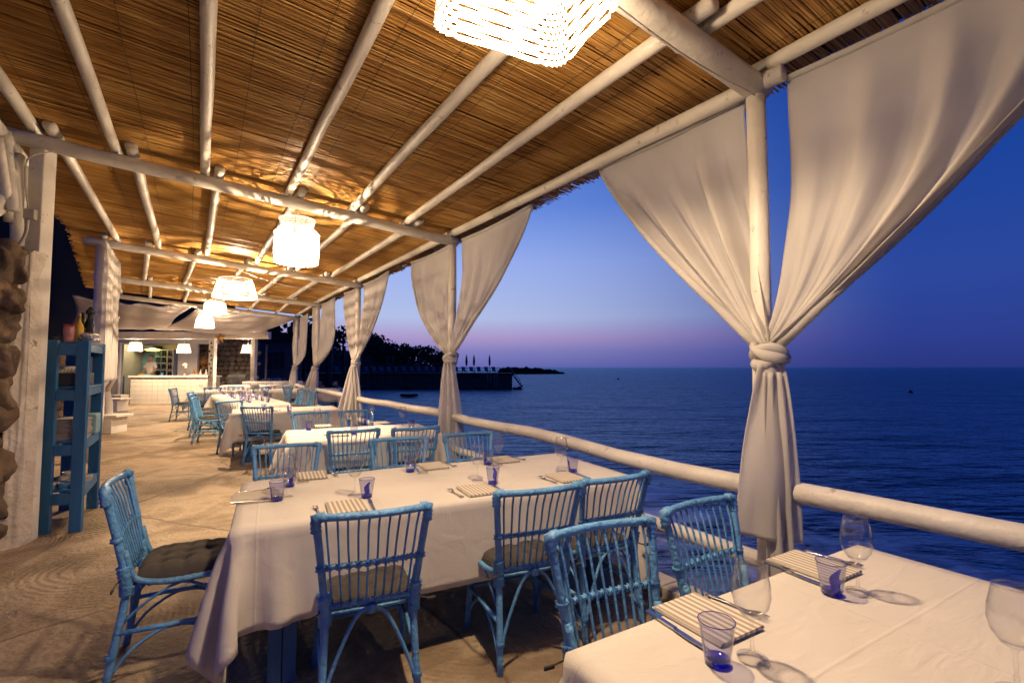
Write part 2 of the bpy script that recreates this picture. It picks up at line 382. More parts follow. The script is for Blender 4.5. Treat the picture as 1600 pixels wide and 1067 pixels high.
def lathe(prof, n=24, bm=None, at=(0, 0, 0)):
    bm = bm or bmesh.new(); at = Vector(at); rings = []
    for r, z in prof:
        if r < 1e-5: rings.append([bm.verts.new(at+Vector((0, 0, z)))])
        else: rings.append([bm.verts.new(at+Vector((r*math.cos(2*PI*k/n), r*math.sin(2*PI*k/n), z))) for k in range(n)])
    for a, b in zip(rings, rings[1:]):
        for k in range(n):
            if len(a) == 1 and len(b) == 1: continue
            if len(a) == 1: bm.faces.new((a[0], b[k], b[(k+1) % n]))
            elif len(b) == 1: bm.faces.new((a[k], b[0], a[(k+1) % n]))
            else: bm.faces.new((a[k], a[(k+1) % n], b[(k+1) % n], b[k]))
    return bm
def prism(bm, poly, z0, z1):
    a = [bm.verts.new((x, y, z0)) for x, y in poly]; b = [bm.verts.new((x, y, z1)) for x, y in poly]
    n = len(poly); bm.faces.new(b); bm.faces.new(list(reversed(a)))
    for i in range(n): bm.faces.new((a[i], a[(i+1) % n], b[(i+1) % n], b[i]))
    return bm
def grid_mesh(Pts):
    """Pts (nu, nv, 3) array -> from_pydata tuple"""
    nu, nv, _ = Pts.shape
    faces = [(i*nv+j, (i+1)*nv+j, (i+1)*nv+j+1, i*nv+j+1) for i in range(nu-1) for j in range(nv-1)]
    return (Pts.reshape(-1, 3).tolist(), [], faces)
def rocklump(r, seed, sub=2, rough=.35, flat=1.0):
    bm = bmesh.new(); bmesh.ops.create_icosphere(bm, subdivisions=sub, radius=1)
    for v in bm.verts:
        d = noise.noise(v.co*1.3+Vector((seed*7.1, seed*3.3, seed)))*rough*1.6+noise.noise(v.co*3.1+Vector((seed, 2*seed, 5)))*rough*.7
        c = v.co*(1+d)
        # squared-off, boulder-like
        c = Vector([math.copysign(abs(q)**.8, q) for q in c])
        v.co = Vector((c.x*r[0], c.y*r[1], c.z*r[2]*flat))
    return bm
# ------------------------------------------------------------------ the survey: sea-side posts P, inland posts L
U = Vector((-.550, .835, 0)).normalized()          # along the terrace, away from the camera
N = Vector((U.y, -U.x, 0))                          # across, towards the sea
P = [Vector((1.48, 2.85, 0))-U*4.25, Vector((1.48, 2.85, 0)), Vector((-.80, 6.46, 0)), Vector((-3.20, 10.0, 0)),
     Vector((-5.33, 13.2, 0)), Vector((-7.50, 16.8, 0))]
WID = 4.13
L = [p-N*WID for p in P]
L[2] = Vector((-4.27, 4.13, 0)); L[4] = Vector((-9.15, 10.8, 0)); L[5] = Vector((-11.3, 13.5, 0))
POST2 = spot(53, 850, 0)+Vector((-.15, .06, 0))
ZR, ZL = 3.19, 3.50                                 # beam centres at the sea end and the inland end
TS = [.03, .165, .335, .525, .693, .856, 1.0]
def across(i, t, dz=0): return L[i].lerp(P[i], t)+Vector((0, 0, ZL+(ZR-ZL)*t+dz))
# ------------------------------------------------------------------ ground, sea, headland
LAND = [(-3.2+.0, 0)]
edge0 = P[0]-U*6
e = [p-N*.12 for p in (edge0, P[1], P[2], P[3], P[4], P[5])]
far = P[5]+U*9
poly = [(q.x, q.y) for q in e]+[((far-N*.12).x, (far-N*.12).y), (-14, 27), (-30, 34), (-36, 8), (-14, -12)]
bm = bmesh.new()
prism(bm, [(x, y) for x, y in poly], -3.0, 0)
structure(obj('floor', bm, 'floor', smooth=False))
# white-painted edge of the slab
bm = bmesh.new()
pts = [q for q in e]+[far-N*.12]
for a, b in zip(pts, pts[1:]):
    a2 = a; n = max(1, int((b-a).length/.6))
    for k in range(n):
        p = a.lerp(b, (k+.5)/n); d = (b-a)
        box(bm, (p.x, p.y, .02), (d.length/n-.012, .17+random.uniform(-.02, .02), .09), math.atan2(d.y, d.x), .012)
structure(obj('terrace_edge', bm, 'kerb', smooth=False))
# sea sheet with a foam attribute
xs = np.concatenate([-np.geomspace(9000, 70, 12), np.linspace(-60, 60, 90), np.geomspace(70, 9000, 12)])
ys = np.concatenate([np.linspace(-60, 60, 90), np.geomspace(70, 14000, 16)])
G = np.zeros((len(xs), len(ys), 3)); G[..., 0] = xs[:, None]; G[..., 1] = ys[None, :]; G[..., 2] = -2.2
sea = structure(obj('sea', grid_mesh(G), 'sea'))
fa = sea.data.attributes.new('foam', 'FLOAT', 'POINT')
vals = []
for x, y, z in G.reshape(-1, 3):
    q = Vector((x, y, 0))-P[1]; off = q.dot(N); al = q.dot(U)
    f = math.exp(-((off-6.6)/4.2)**2)*(1 if -8 < al < 9 else .25)
    vals.append(max(0, min(1, f)) if abs(al) < 30 else 0)
fa.data.foreach_set('value', vals)
# boulders below the terrace edge
bm = bmesh.new()
for k in range(46):
    al = random.uniform(-4, 22); off = random.uniform(.1, 2.2); p = P[1]+U*al+N*off
    r = random.uniform(.35, .9)
    lb = rocklump((r, r*random.uniform(.7, 1.2), r*.7), k+.3, 2)
    bmesh.ops.transform(lb, matrix=Matrix.Translation((p.x, p.y, -.75-off*.6+random.uniform(-.25, .1))) @ Matrix.Rotation(random.random()*6, 4, 'Z'), verts=lb.verts)
    me = bpy.data.meshes.new('tmp'); lb.to_mesh(me); lb.free(); bm.from_mesh(me); bpy.data.meshes.remove(me)
for v in bm.verts: v.co += noise.noise_vector(v.co*2.5)*.06
structure(obj('shore_rocks', bm, 'rock', smooth=False))

def terrain(name, cx, cy, ax, ay, h, rot, mat_, seed, zb=-3.2, nu=46, nv=34, rough=.25):
    G = np.zeros((nu, nv, 3)); cr, sr = math.cos(rot), math.sin(rot)
    for i in range(nu):
        for j in range(nv):
            a = -1+2*i/(nu-1); b = -1+2*j/(nv-1); r = math.sqrt(a*a+b*b)
            z = zb+(h-zb)*max(0, 1-r**2.2)**.7
            z += noise.fractal(Vector((a*2.2+seed, b*2.2, seed)), 1, 2, 5)*h*rough*max(0, 1-r*.9)
            x, y = a*ax, b*ay
            G[i, j] = (cx+x*cr-y*sr, cy+x*sr+y*cr, z)
    return structure(obj(name, grid_mesh(G), mat_))
terrain('headland', -50, 112, 40, 20, 5.6, .05, 'night', 2.2)
terrain('shore_hill', -45, 60, 20, 26, 8.6, .5, 'night', 5.1)
terrain('hill', -44, 20, 27, 44, 36, .12, 'night', 9.4)
terrain('back_hill', -47, 44, 24, 14, 12, .1, 'night', 3.3, rough=.5)

def crown(seed, rx, rz, n=420, leaf=.34):
    r = random.Random(seed); V = []; Fc = []
    lobes = [(Vector((r.uniform(-.6, .6)*rx, r.uniform(-.6, .6)*rx, r.uniform(-.45, .6)*rz)), r.uniform(.35, .65)) for _ in range(9)]
    for k in range(n):
        c, s = r.choice(lobes)
        d = Vector((r.gauss(0, 1), r.gauss(0, 1), r.gauss(0, 1))).normalized()*(r.random()**.4)
        p = c+Vector((d.x*rx*s, d.y*rx*s, d.z*rz*s))
        a = Vector((r.gauss(0, 1), r.gauss(0, 1), r.gauss(0, 1))).normalized(); b = a.orthogonal().normalized()
        l = leaf*r.uniform(.6, 1.5); i = len(V)
        V += [tuple(p-a*l), tuple(p+b*l*.6), tuple(p+a*l), tuple(p-b*l*.6)]; Fc.append((i, i+1, i+2, i+3))
    return (V, [], Fc)
def tree(x, y, z, h, rx, seed, label, n=420, leaf=.34):
    t = thing('tree', label, 'tree', (x, y, z), 0, 'dark trees on the headland')
    obj('trunk', T(curve([(0, 0, -.6), (.1, 0, h*.3), (-.1, .1, h*.75)], 3), [h*.035*(1-.1*i) for i in range(7)], 6), 'dark', t)
    c = obj('crown', crown(seed, rx, h*.36, n, leaf), 'leaf', t, smooth=False); c.location = (0, 0, h*.68)
# skyline trees, read off the silhouette (pixel column, top row)
sky_trees = [(512, 500, 70, 'tall loose-topped tree beyond the curtain of the fourth post'),
             (536, 503, 72, 'feathery tree whose thin crown shows against the sky, left of the third curtain'),
             (424, 508, 46, 'black tree rising behind the far roof beam'), (448, 503, 50, 'black tree seen behind the farthest tied curtain'),
             (474, 500, 58, 'black tree between the two farthest tied curtains'), (490, 503, 62, 'black tree just left of the feathery tree'),
             (578, 521, 92, 'round tree at the right of the third curtain, tallest on the headland slope'),
             (592, 531, 95, 'smaller tree on the headland slope below the round tree'),
             (607, 540, 98, 'low bushy tree halfway along the headland'), (622, 538, 100, 'low dome-shaped tree on the headland'),
             (640, 541, 101, 'scrubby tree left of the second curtain'), (658, 542, 102, 'scrubby tree with a flat top on the headland'),
             (676, 546, 103, 'last scrubby tree near the tip of the headland'), (690, 556, 103, 'small shrub at the very tip of the headland')]
for k, (u, v, Y, lab) in enumerate(sky_trees):
    top = EYE+(573-v)/F*Y; base = max(-2, top-9 if Y < 80 else top-6.5); h = top-base
    tree((u-800)/F*Y, Y, base, h, 3.4 if Y > 80 else 2.9, k+11, lab, 700 if k > 1 else 300, .30)

# ------------------------------------------------------------------ pier, loungers, umbrellas, breakwater, buoys
py = 80.0
def px(u, Y=py): return (u-800)/F*Y
pier = thing('pier', 'long dark stone bathing pier with a rail across the bay', 'pier', (px(660), py, -2.2))
bm = bmesh.new(); box(bm, (px(640), py+3, -1.4), (px(800)-px(480), 6, 3.4), 0, .15)
for v in bm.verts: v.co += noise.noise_vector(v.co*.7)*.25
obj('stone_base', bm, 'rock', pier, True, False)
obj('deck', B((px(640), py+3, .36), (px(800)-px(480), 6.3, .18)), 'dark', pier, True, False)
bm = bmesh.new(); tube(bm, [(px(480), py-.1, 1.35), (px(782), py-.1, 1.35)], .05, 6)
obj('hand_rail', bm, 'dark', pier, True)
for k in range(16):
    x = px(482+k*20)
    obj('rail_post', T([(x, py-.1, .4), (x, py-.1, 1.35)], .045, 6), 'dark', pier, True)
bm = bmesh.new()
for k in range(6): box(bm, (px(800)+.2+k*.28, py+1.4, .1-k*.36), (.34, 2.4, .3))
obj('steps', bm, 'rock', pier, True, False)
for y in (py+.2, py+2.5):
    obj('step_rail', T([(px(790), y, 1.4), (px(797), y, 1.35), (px(814), y, -.9)], .05, 6), 'grey', pier, True)
def ladder(u):
    bm = bmesh.new(); x = px(u)
    for s in (-.25, .25): tube(bm, [(x+s, py-.15, 1.1), (x+s, py-.15, -2.1)], .03, 5)
    for q in range(6): tube(bm, [(x-.25, py-.15, .2-q*.35), (x+.25, py-.15, .2-q*.35)], .025, 5)
    obj('ladder', bm, 'grey', pier, True)
ladder(764); ladder(775)
bm = bmesh.new()
for k in range(70):
    x = random.uniform(px(484), px(812)); r = random.uniform(.3, .7)
    lb = rocklump((r, r, r*.6), k+.7, 1)
    bmesh.ops.translate(lb, vec=(x, py-random.uniform(0, .9), -2.1+random.uniform(-.1, .4)), verts=lb.verts)
    me = bpy.data.meshes.new('tmp'); lb.to_mesh(me); lb.free(); bm.from_mesh(me); bpy.data.meshes.remove(me)
o = obj('foot_rocks', bm, 'rock', pier, True, False); o['kind'] = 'stuff'
def lounger():
    t = thing('sun_lounger', '', 'sun lounger', (0, 0, 0), 0, 'sun loungers lined up on the far pier')
    bm = bmesh.new(); box(bm, (0, 0, .32), (.62, 1.2, .07)); obj('bed', bm, 'lounger', t)
    bm = bmesh.new(); box(bm, (0, .0, 0), (.62, .07, .85)); o = obj('backrest', bm, 'lounger', t)
    o.location = (0, .72, .66); o.rotation_euler = (-.45, 0, 0)
    bm = bmesh.new()
    for a in (-.29, .29):
        tube(bm, [(a, -.6, .34), (a, .62, .34), (a, .95, 1.1)], .03, 5)
        for b in (-.5, .5): tube(bm, [(a, b, 0), (a, b, .34)], .025, 5)
    obj('frame', bm, 'grey', t)
    return t
l0 = lounger(); us = [524+k*11.9 for k in range(22)]
for k, u in enumerate(us):
    lab = 'blue-grey sun lounger in the long row on the far pier, backrest raised'
    loc = (px(u), py+1.0, .45)
    if k == 0: l0.location = loc; l0.rotation_euler = (0, 0, .5); l0['label'] = lab
    else: dup(l0, loc, .5+random.uniform(-.06, .06), lab)
def umbrella():
    t = thing('closed_umbrella', '', 'umbrella', (0, 0, 0), 0, 'closed umbrellas on the pier')
    obj('pole', T([(0, 0, 0), (0, 0, 3.1)], .03, 6), 'dark', t)
    obj('canopy', lathe([(.03, 1.2), (.16, 1.35), (.20, 2.0), (.12, 2.7), (.03, 3.1), (0, 3.15)], 8), 'umbrella', t)
    return t
u0 = umbrella()
ulist = [(727, 'closed umbrella alone to the right of the curtain tie, leftmost of three against the sky'),
         (739, 'closed umbrella, middle one of the three against the sky'), (764, 'closed umbrella nearest the pier steps'),
         (691, 'closed umbrella just left of the second tied curtain'), (601, 'closed umbrella in front of the headland, near the third curtain'),
         (609, 'closed umbrella in front of the headland, one of a close pair'), (634, 'closed umbrella below the low dome-shaped tree'),
         (655, 'closed umbrella below the flat-topped scrub')]
for k, (u, lab) in enumerate(ulist):
    loc = (px(u), py+2.2, .45)
    if k == 0: u0.location = loc; u0['label'] = lab
    else: dup(u0, loc, k, lab)
bm = bmesh.new(); Yb = 250
for k in range(80):
    a = k/79; u = 786+a*92; r = random.uniform(1.4, 2.6)*(1-.55*a**3)
    lb = rocklump((r*1.3, r, r), k+.11, 1)
    bmesh.ops.translate(lb, vec=((u-800)/F*Yb, Yb+random.uniform(-2, 4), -2.3+1.3*(1-a**4)), verts=lb.verts)
    me = bpy.data.meshes.new('tmp'); lb.to_mesh(me); lb.free(); bm.from_mesh(me); bpy.data.meshes.remove(me)
tag(obj('breakwater', bm, 'night', smooth=False), 'low dark rock breakwater reaching out beyond the pier', 'breakwater')
# dinghy
dp = spot(639, 621, -2.2)
bt = thing('dinghy', 'small green rowing dinghy moored between terrace and pier', 'boat', dp, .15)
V = []
for i in range(11):
    a = -1+.2*i; w = .52*(1-abs(a)**2.6)**.6+.01
    for j in range(7):
        b = -1+2*j/6; V.append((a*1.05, b*w, .36-.34*(1-b*b)+.08*a*a))
G = np.array(V).reshape(11, 7, 3); obj('hull', grid_mesh(G), 'boat', bt)
for x in (-.4, .3): obj('thwart', B((x, 0, .26), (.18, .8, .03)), 'wood', bt, smooth=False)
obj('gunwale', T([(math.cos(q)*1.06, math.sin(q)*.5, .38+.06*math.cos(q)**2) for q in [k*PI/12 for k in range(25)]], .03, 5), 'boat', bt)
def buoy(u, v, lab, s):
    p = spot(u, v, -2.2); t = thing('buoy', lab, 'buoy', p, 0, 'mooring buoys on the open water')
    obj('float', lathe([(0, -.2*s), (.35*s, -.05*s), (.42*s, .15*s), (.2*s, .42*s), (0, .5*s)], 12), 'dark', t)
    obj('spike', T([(0, 0, .4*s), (0, 0, .85*s)], .05*s, 5), 'dark', t)
buoy(966, 593, 'dark buoy on the water left of the big white post', .75)
buoy(1221.5, 606, 'dark buoy right beside the big white post', .6)
buoy(1423, 614, 'dark buoy alone far to the right on the water', .7)
# ------------------------------------------------------------------ pergola
perg = thing('pergola', 'white log pergola with a reed mat roof over the dining terrace', 'pergola', (0, 6, 0))
def wob(a, b, n=7, w=.012, seed=0):
    a, b = Vector(a), Vector(b); out = []
    for i in range(n):
        p = a.lerp(b, i/(n-1)); out.append(p+noise.noise_vector(p*.9+Vector((seed, 0, 0)))*w)
    return out
def log(name, a, b, r, parent=perg, seed=0, n=14, m='white', taper=.94, w=.012):
    pts = wob(a, b, 8, w, seed)
    return obj(name, T(pts, [r*(1-(1-taper)*i/7)*(1+.03*noise.noise(Vector((i*.9, seed, 0)))) for i in range(8)], n), m, parent, True)
for i in range(1, 6):
    r = [.06, .058, .056, .055, .055, .055][i]
    b = P[i].copy(); b.z = -1.2 if i < 5 else -.2
    log('post', b, P[i]+Vector((0, 0, ZR-.06)), r, seed=i*3.1, n=20)
for i in range(2, 6):
    p = L[i]
    if i == 2:
        obj('post', B((POST2.x, POST2.y, 1.72), (.13, .13, 3.44), .05, .012), 'white', perg, True, False)
    else: log('post', p, p+Vector((0, 0, ZL-.05)), .075, seed=i*5.7)
for i in range(0, 6):
    r = .078 if i == 1 else .066
    a = across(i, -.05 if i != 5 else 0); b = across(i, 1.015)
    log('cross_beam', a, b, r, seed=i*1.7, n=16, w=.012)
joint = []
for i in range(-1, 5):
    for j, t in enumerate(TS):
        if i < 0:
            a = across(0, t, .11)-U*4; b = across(0, t, .11)+U*.15
        else:
            a = across(i, t, .108); b = across(i+1, t, .108)
            a = a-U*.16; b = b+U*.16
            lat = (b-a).normalized().cross(Vector((0, 0, 1)))*(-.062 if i % 2 else .062)
            if t < 1: a += lat; b += lat
            if t == 1 and i == 1: a.z -= .09
        log('rafter', a, b, .047+random.uniform(-.003, .003), seed=i*9.1+j*2.3, w=.014)
# reed mat: thousands of thin canes lying across the rafters, joined
V = []; Fc = []; tone = []
i0 = -3.4; s = i0; total = 22.6; LL0 = L[1]; k = 0
def roofpt(sv, t, dz):
    """point on the roof plane, sv metres along from post 1"""
    q = sv; idx = 1
    # walk along the real (slightly bent) line of posts
    if q < 0: base_p = P[1]+U*q; base_l = L[1]+U*q
    else:
        while idx < 5:
            d = (P[idx+1]-P[idx]).length
            if q <= d or idx == 4: break
            q -= d; idx += 1
        f = q/(P[idx+1]-P[idx]).length
        base_p = P[idx].lerp(P[idx+1], f); base_l = L[idx].lerp(L[idx+1], f)
    p = base_l.lerp(base_p, t); return Vector((p.x, p.y, ZL+(ZR-ZL)*t+.17+dz))
end_s = sum((P[j+1]-P[j]).length for j in range(1, 5))+.15
rr = random.Random(3)
while s < end_s:
    near = s < 6
    d = rr.uniform(.0034, .0062) if near else rr.uniform(.007, .011)
    t = -.09+rr.uniform(-.02, .02); tend = 1.085+rr.gauss(0, .006)+.012*noise.noise(Vector((s*1.3, 0, 0)))
    while t < tend:
        ln = rr.uniform(.25, .8); t2 = min(tend, t+ln)
        yaw = rr.gauss(0, .006); z1, z2 = rr.uniform(0, .022), rr.uniform(0, .022)
        a = roofpt(s+rr.uniform(-.004, .004), t, -z1); b = roofpt(s+yaw*2, t2, -z2)
        x = Vector((U.x, U.y, 0))*d; zz = Vector((0, 0, 1))*d
        n0 = len(V); tn = min(1, max(0, rr.gauss(.44, .08)))
        if rr.random() < .05: tn = rr.uniform(.7, .9)
        if rr.random() < .05: tn = rr.uniform(.0, .15)
        mid = (a+b)/2+Vector((0, 0, rr.uniform(-.006, .004)))+x*rr.uniform(-.4, .4)
        for q in (a, mid, b):
            V += [tuple(q-x), tuple(q-zz), tuple(q+x)]; tone += [tn]*3
        for c in (0, 3):
            Fc += [(n0+c, n0+c+1, n0+c+4, n0+c+3), (n0+c+1, n0+c+2, n0+c+5, n0+c+4)]
        t = t2-.005 if t2 < tend else tend
    s += d*1.38
o = obj('reed_mat', (V, [], Fc), 'reed', perg, True); o['kind'] = 'stuff'
at = o.data.attributes.new('tone', 'FLOAT', 'POINT'); at.data.foreach_set('value', tone)
# backing sheet over the reeds
G = np.array([[roofpt(sv, t, .02) for t in (-.1, .5, 1.075)] for sv in np.linspace(i0, end_s, 24)])
obj('reed_backing', grid_mesh(G), material('old_reed_backing', (.16, .07, .014), .95, .3, 4), perg, True)
# wires that stitch the mat
for t in np.linspace(.04, .98, 12):
    obj('stitch_wire', T([roofpt(sv, t, -.026)+Vector((noise.noise(Vector((sv, t*9, 0)))*.02, 0, 0)) for sv in np.linspace(-3, 9, 40)], .0016, 4), 'dark', perg, True)

# ------------------------------------------------------------------ railing
rail = thing('railing', 'white round-log railing running along the sea side', 'railing', (P[1].x, P[1].y, 0))
zt = {0: .80, 1: .80, 2: .852, 3: .858, 4: .87, 5: .87}
zl = {0: .36, 1: .36, 2: .42, 3: .42, 4: .44, 5: .44}
def rp(i, z): return P[i]+Vector((0, 0, z))
log('top_rail', rp(0, .80)+U*1.0+N*.18, rp(1, .80)+N*.0+U*.14, .058, rail, 31, 20, taper=.98)
log('lower_rail', rp(0, .36), rp(1, .36), .05, rail, 33)
for i in range(1, 5):
    log('top_rail', rp(i, zt[i]), rp(i+1, zt[i+1]), .058, rail, i*4.4, 18, w=.03)
    log('lower_rail', rp(i, zl[i]), rp(i+1, zl[i+1]), .048, rail, i*6.1, w=.03)
# stub wall and steps of the far end
q5 = P[5]+U*.2
stub = thing('ledge_table', 'white slab shelf at the far end of the railing', 'shelf', (q5.x-.9, q5.y+.2, 0))
obj('slab', B((q5.x-.9, q5.y+.3, .93), (1.9, .5, .10), math.atan2(N.y, N.x), .01), 'white', stub, True, False)
obj('leg', B((q5.x-1.4, q5.y+.1, .44), (.14, .14, .88)), 'white', stub, True, False)
obj('leg', B((q5.x-.3, q5.y+.7, .44), (.14, .14, .88)), 'white', stub, True, False)

# ------------------------------------------------------------------ curtains
def sheet(top0, top1, knot, ctrl0, ctrl1, nrm, pleats, amp, nu=90, nv=56, spread=.06, seed=0, wide=Vector((0, 0, 0))):
    G = np.zeros((nu, nv, 3))
    for i in range(nu):
        u = i/(nu-1)
        Tt = top0.lerp(top1, u)
        K = knot+(top1-top0).normalized()*((u-.35)*spread)+Vector((0, 0, -.02*u))
        for j in range(nv):
            v = j/(nv-1)
            pw_ = ctrl0+(ctrl1-ctrl0)*u; wgt = v**pw_
            p = Tt*(1-wgt)+K*wgt; p.z = Tt.z*(1-v)+K.z*v
            a = amp*(math.sin(min(1, v*1.15)*PI)**.8*.8+.10+.25*v)
            if v > .96: a *= .7
            w = .55*math.sin(2*PI*pleats*u+seed+1.1*math.sin(3*v+seed))+.45*noise.noise(Vector((u*pleats*2.1, v*1.6, seed)))*2
            w2 = noise.noise(Vector((u*3, v*3, seed+4)))*.6
            fade = min(1, v*3+.12)
            # long gentle folds above, tight gathers near the tie
            tight = (.006 if amp > .06 else .010)*math.sin(2*PI*pleats*2.7*u+seed*2+2*noise.noise(Vector((u*5, v*2, seed))))*max(0, (v-.12)/.88)**.6+.004*math.sin(2*PI*pleats*6.3*u+seed)*v
            p = p+nrm*(a*w*fade+w2*amp*.8*min(1, v*2.5)+tight)
            hem = .012*math.exp(-(v/.03)**2)
            G[i, j] = p+nrm*hem
    return G
def solid(o, t=.003):
    md = o.modifiers.new('thickness', 'SOLIDIFY'); md.thickness = t
    return o
def tail(center, z0, z1, w0, w1, along, nrm, seed, skew=0, hemrise=.0, folds=3.5, fam=.035):
    nu, nv = 40, 36; G = np.zeros((nu, nv, 3))
    for i in range(nu):
        u = i/(nu-1)-.5
        for j in range(nv):
            v = j/(nv-1); w = w0+(w1-w0)*(v**.65)
            z = z0+(z1+hemrise*u-z0)*v
            p = center+along*(u*w+skew*v)+Vector((0, 0, z))
            p += nrm*(fam*math.sin(2*PI*folds*u+seed+v)*(.25+.75*v)+.03*noise.noise(Vector((u*4, v*2, seed)))+.055-.02*abs(u))
            G[i, j] = p
    return G
def knotmesh(c, s, seed):
    bm = bmesh.new()
    for k in range(3):
        pts = []
        for q in range(17):
            a = q/16*2*PI; pts.append(c+Vector((math.cos(a)*s*(1+.08*k), math.sin(a)*s*(1+.08*k), (k-1)*s*.30+.62*s*math.sin(a+seed+k*2.4))))
        tube(bm, pts, [s*.40*(1+.22*math.sin(2*PI*q/16*2+seed+k*2)) for q in range(17)], 10, False)
    lb = rocklump((s*.62, s*.5, s*.6), seed, 3, .18)
    bmesh.ops.translate(lb, vec=c+Vector((s*.75, -s*.6, -s*.35)), verts=lb.verts)
    me = bpy.data.meshes.new('tmp'); lb.to_mesh(me); lb.free(); bm.from_mesh(me); bpy.data.meshes.remove(me)
    return bm
def curtains(i, right, left, kz, names, seed, bulge_r, bulge_l, tails, pl=(5, 4)):
    kp = P[i]+Vector((.0, -.075 if i < 3 else -.05, kz))-N*.03
    zt_ = ZR+.035
    for side, ln, bulge, lab, k in (('r', right, bulge_r, names[0], 0), ('l', left, bulge_l, names[1], 1)):
        if ln == 0: continue
        d = -U if side == 'r' else U
        t0 = P[i]+d*(.12 if side == 'l' else .15 if i == 1 else .13)+Vector((0, 0, zt_-.03))+N*.07
        t1 = P[i]+d*ln+Vector((0, 0, zt_+.0))+N*.09
        ct = thing('curtain', lab, 'curtain', (P[i].x, P[i].y, 0), 0, 'white curtains knotted round the sea-side posts')
        c0, c1 = bulge
        G = sheet(t0, t1, kp, c0, c1, N, pl[k], .078 if i == 1 else .055, seed=seed+k*3.3)
        solid(obj('panel', grid_mesh(G), 'curtain', ct, True))
        # folded hem along the top
        obj('top_hem', T([t0+(t1-t0)*q/14+Vector((0, 0, -.012*math.sin(PI*q/14)*2)) for q in range(15)], .019, 8), 'curtain', ct, True)
        # gathered roll along the free edge
        rowpts = [Vector(G[-1, j]) for j in range(0, 56, 3)]
        obj('edge_roll', T([p+Vector((0, 0, -.004)) for p in rowpts], [.010+.022*(q/len(rowpts)) for q in range(len(rowpts))], 8), 'curtain', ct, True)
        if side == 'l' or left == 0:
            obj('knot', knotmesh(kp+Vector((0, 0, -.05))+N*.02, .068 if i < 4 else .07, seed), 'curtain', ct, True)
            for tl in tails: solid(obj('tail', grid_mesh(tail(kp.copy()*1, *tl)), 'curtain', ct, True), .006)
CA = Vector((1, -.12, 0)).normalized()
def tl(i, z0, z1, w0, w1, seed, skew=0, hem=0, folds=2.4, nsh=0, fam=.03):
    return (z0, z1, w0, w1, CA, Vector((-.1, -1, 0)), seed, skew, hem, folds, fam)
curtains(1, 1.75, 1.46, 1.62, ('large white curtain at the right edge, pulled down to the big post',
         'large white curtain left of the big post, long tail over the railing'), 1.3, (3.2, 1.03), (1.3, 1.16),
         [tl(1, -.10, -1.07, .13, .36, .6, -.03, -.04, 1.3, 0, .022), tl(1, -.15, -1.5, .09, .16, 2.2, .03, .03, 2.2)], (5, 4))
curtains(2, 1.7, 1.72, 1.66, ('white curtain panel on the right of the second post, nearer half of its pair',
         'white curtain panel on the left of the second post with a long twisted tail'), 4.1, (2.6, 1.3), (2.6, 2.4),
         [tl(2, -.1, -1.5, .12, .42, 1.6, .05, .0, 3.2, 0, .04)], (4, 4))
curtains(3, 1.6, 1.5, 1.62, ('bright white curtain panel on the right of the third post, sky glowing through it',
         'white curtain panel on the left of the third post, knotted halfway'), 6.7, (2.2, 1.35), (2.2, 2.2),
         [tl(3, -.1, -1.15, .14, .40, 3.2, -.16, .05, 3.0), tl(3, -.1, -1.6, .10, .34, .3, .12, .0, 3.0)], (6, 4))
curtains(4, 1.5, 1.15, 1.52, ('white curtain panel on the right of the fourth post, hanging nearly straight',
         'white curtain panel on the left of the fourth post with a plain hanging tail'), 8.9, (5, 5), (6, 6),
         [tl(4, -.1, -1.1, .14, .46, 5.2, -.2, .0, 2.6)], (4, 3))
curtains(5, 1.4, 1.3, 1.52, ('pale blue-white curtain panel on the right of the farthest post',
         'white balloon-shaped curtain panel on the left of the farthest post'), 11.9, (6, 6), (6, 7),
         [tl(5, -.1, -1.2, .12, .40, 7.2, -.08, .0, 2.6)], (3, 3))
# inland curtains, hanging loose from posts L2 and L3
def loose(i, lab, w, seed, off):
    p = L[i]+off; ct = thing('inland_curtain', lab, 'curtain', (p.x, p.y, 0), 0, 'white curtains on the inland posts')
    nu, nv = 60, 40; G = np.zeros((nu, nv, 3))
    for a in range(nu):
        for b in range(nv):
            u = a/(nu-1)-.5; v = b/(nv-1)
            ww = w*(1-.45*math.sin(v*PI)**2+.0)
            q = p+U*(u*ww)+Vector((0, 0, ZL-.08-v*2.15))+N*(.05*math.sin(u*26+seed)*(.5+.5*v)+.04*noise.noise(Vector((u*5, v*3, seed))))
            G[a, b] = q
    solid(obj('panel', grid_mesh(G), 'curtain', ct, True))
loose(3, 'loose white curtain bunched on the inland post behind the blue shelf', 1.0, 1, U*-.15+N*.12)
loose(3, 'second loose white curtain beside the driftwood trunk', .8, 3, U*.9+N*.1)
loose(4, 'narrow white curtain on the farther inland post', .7, 5, U*-.1+N*.1)

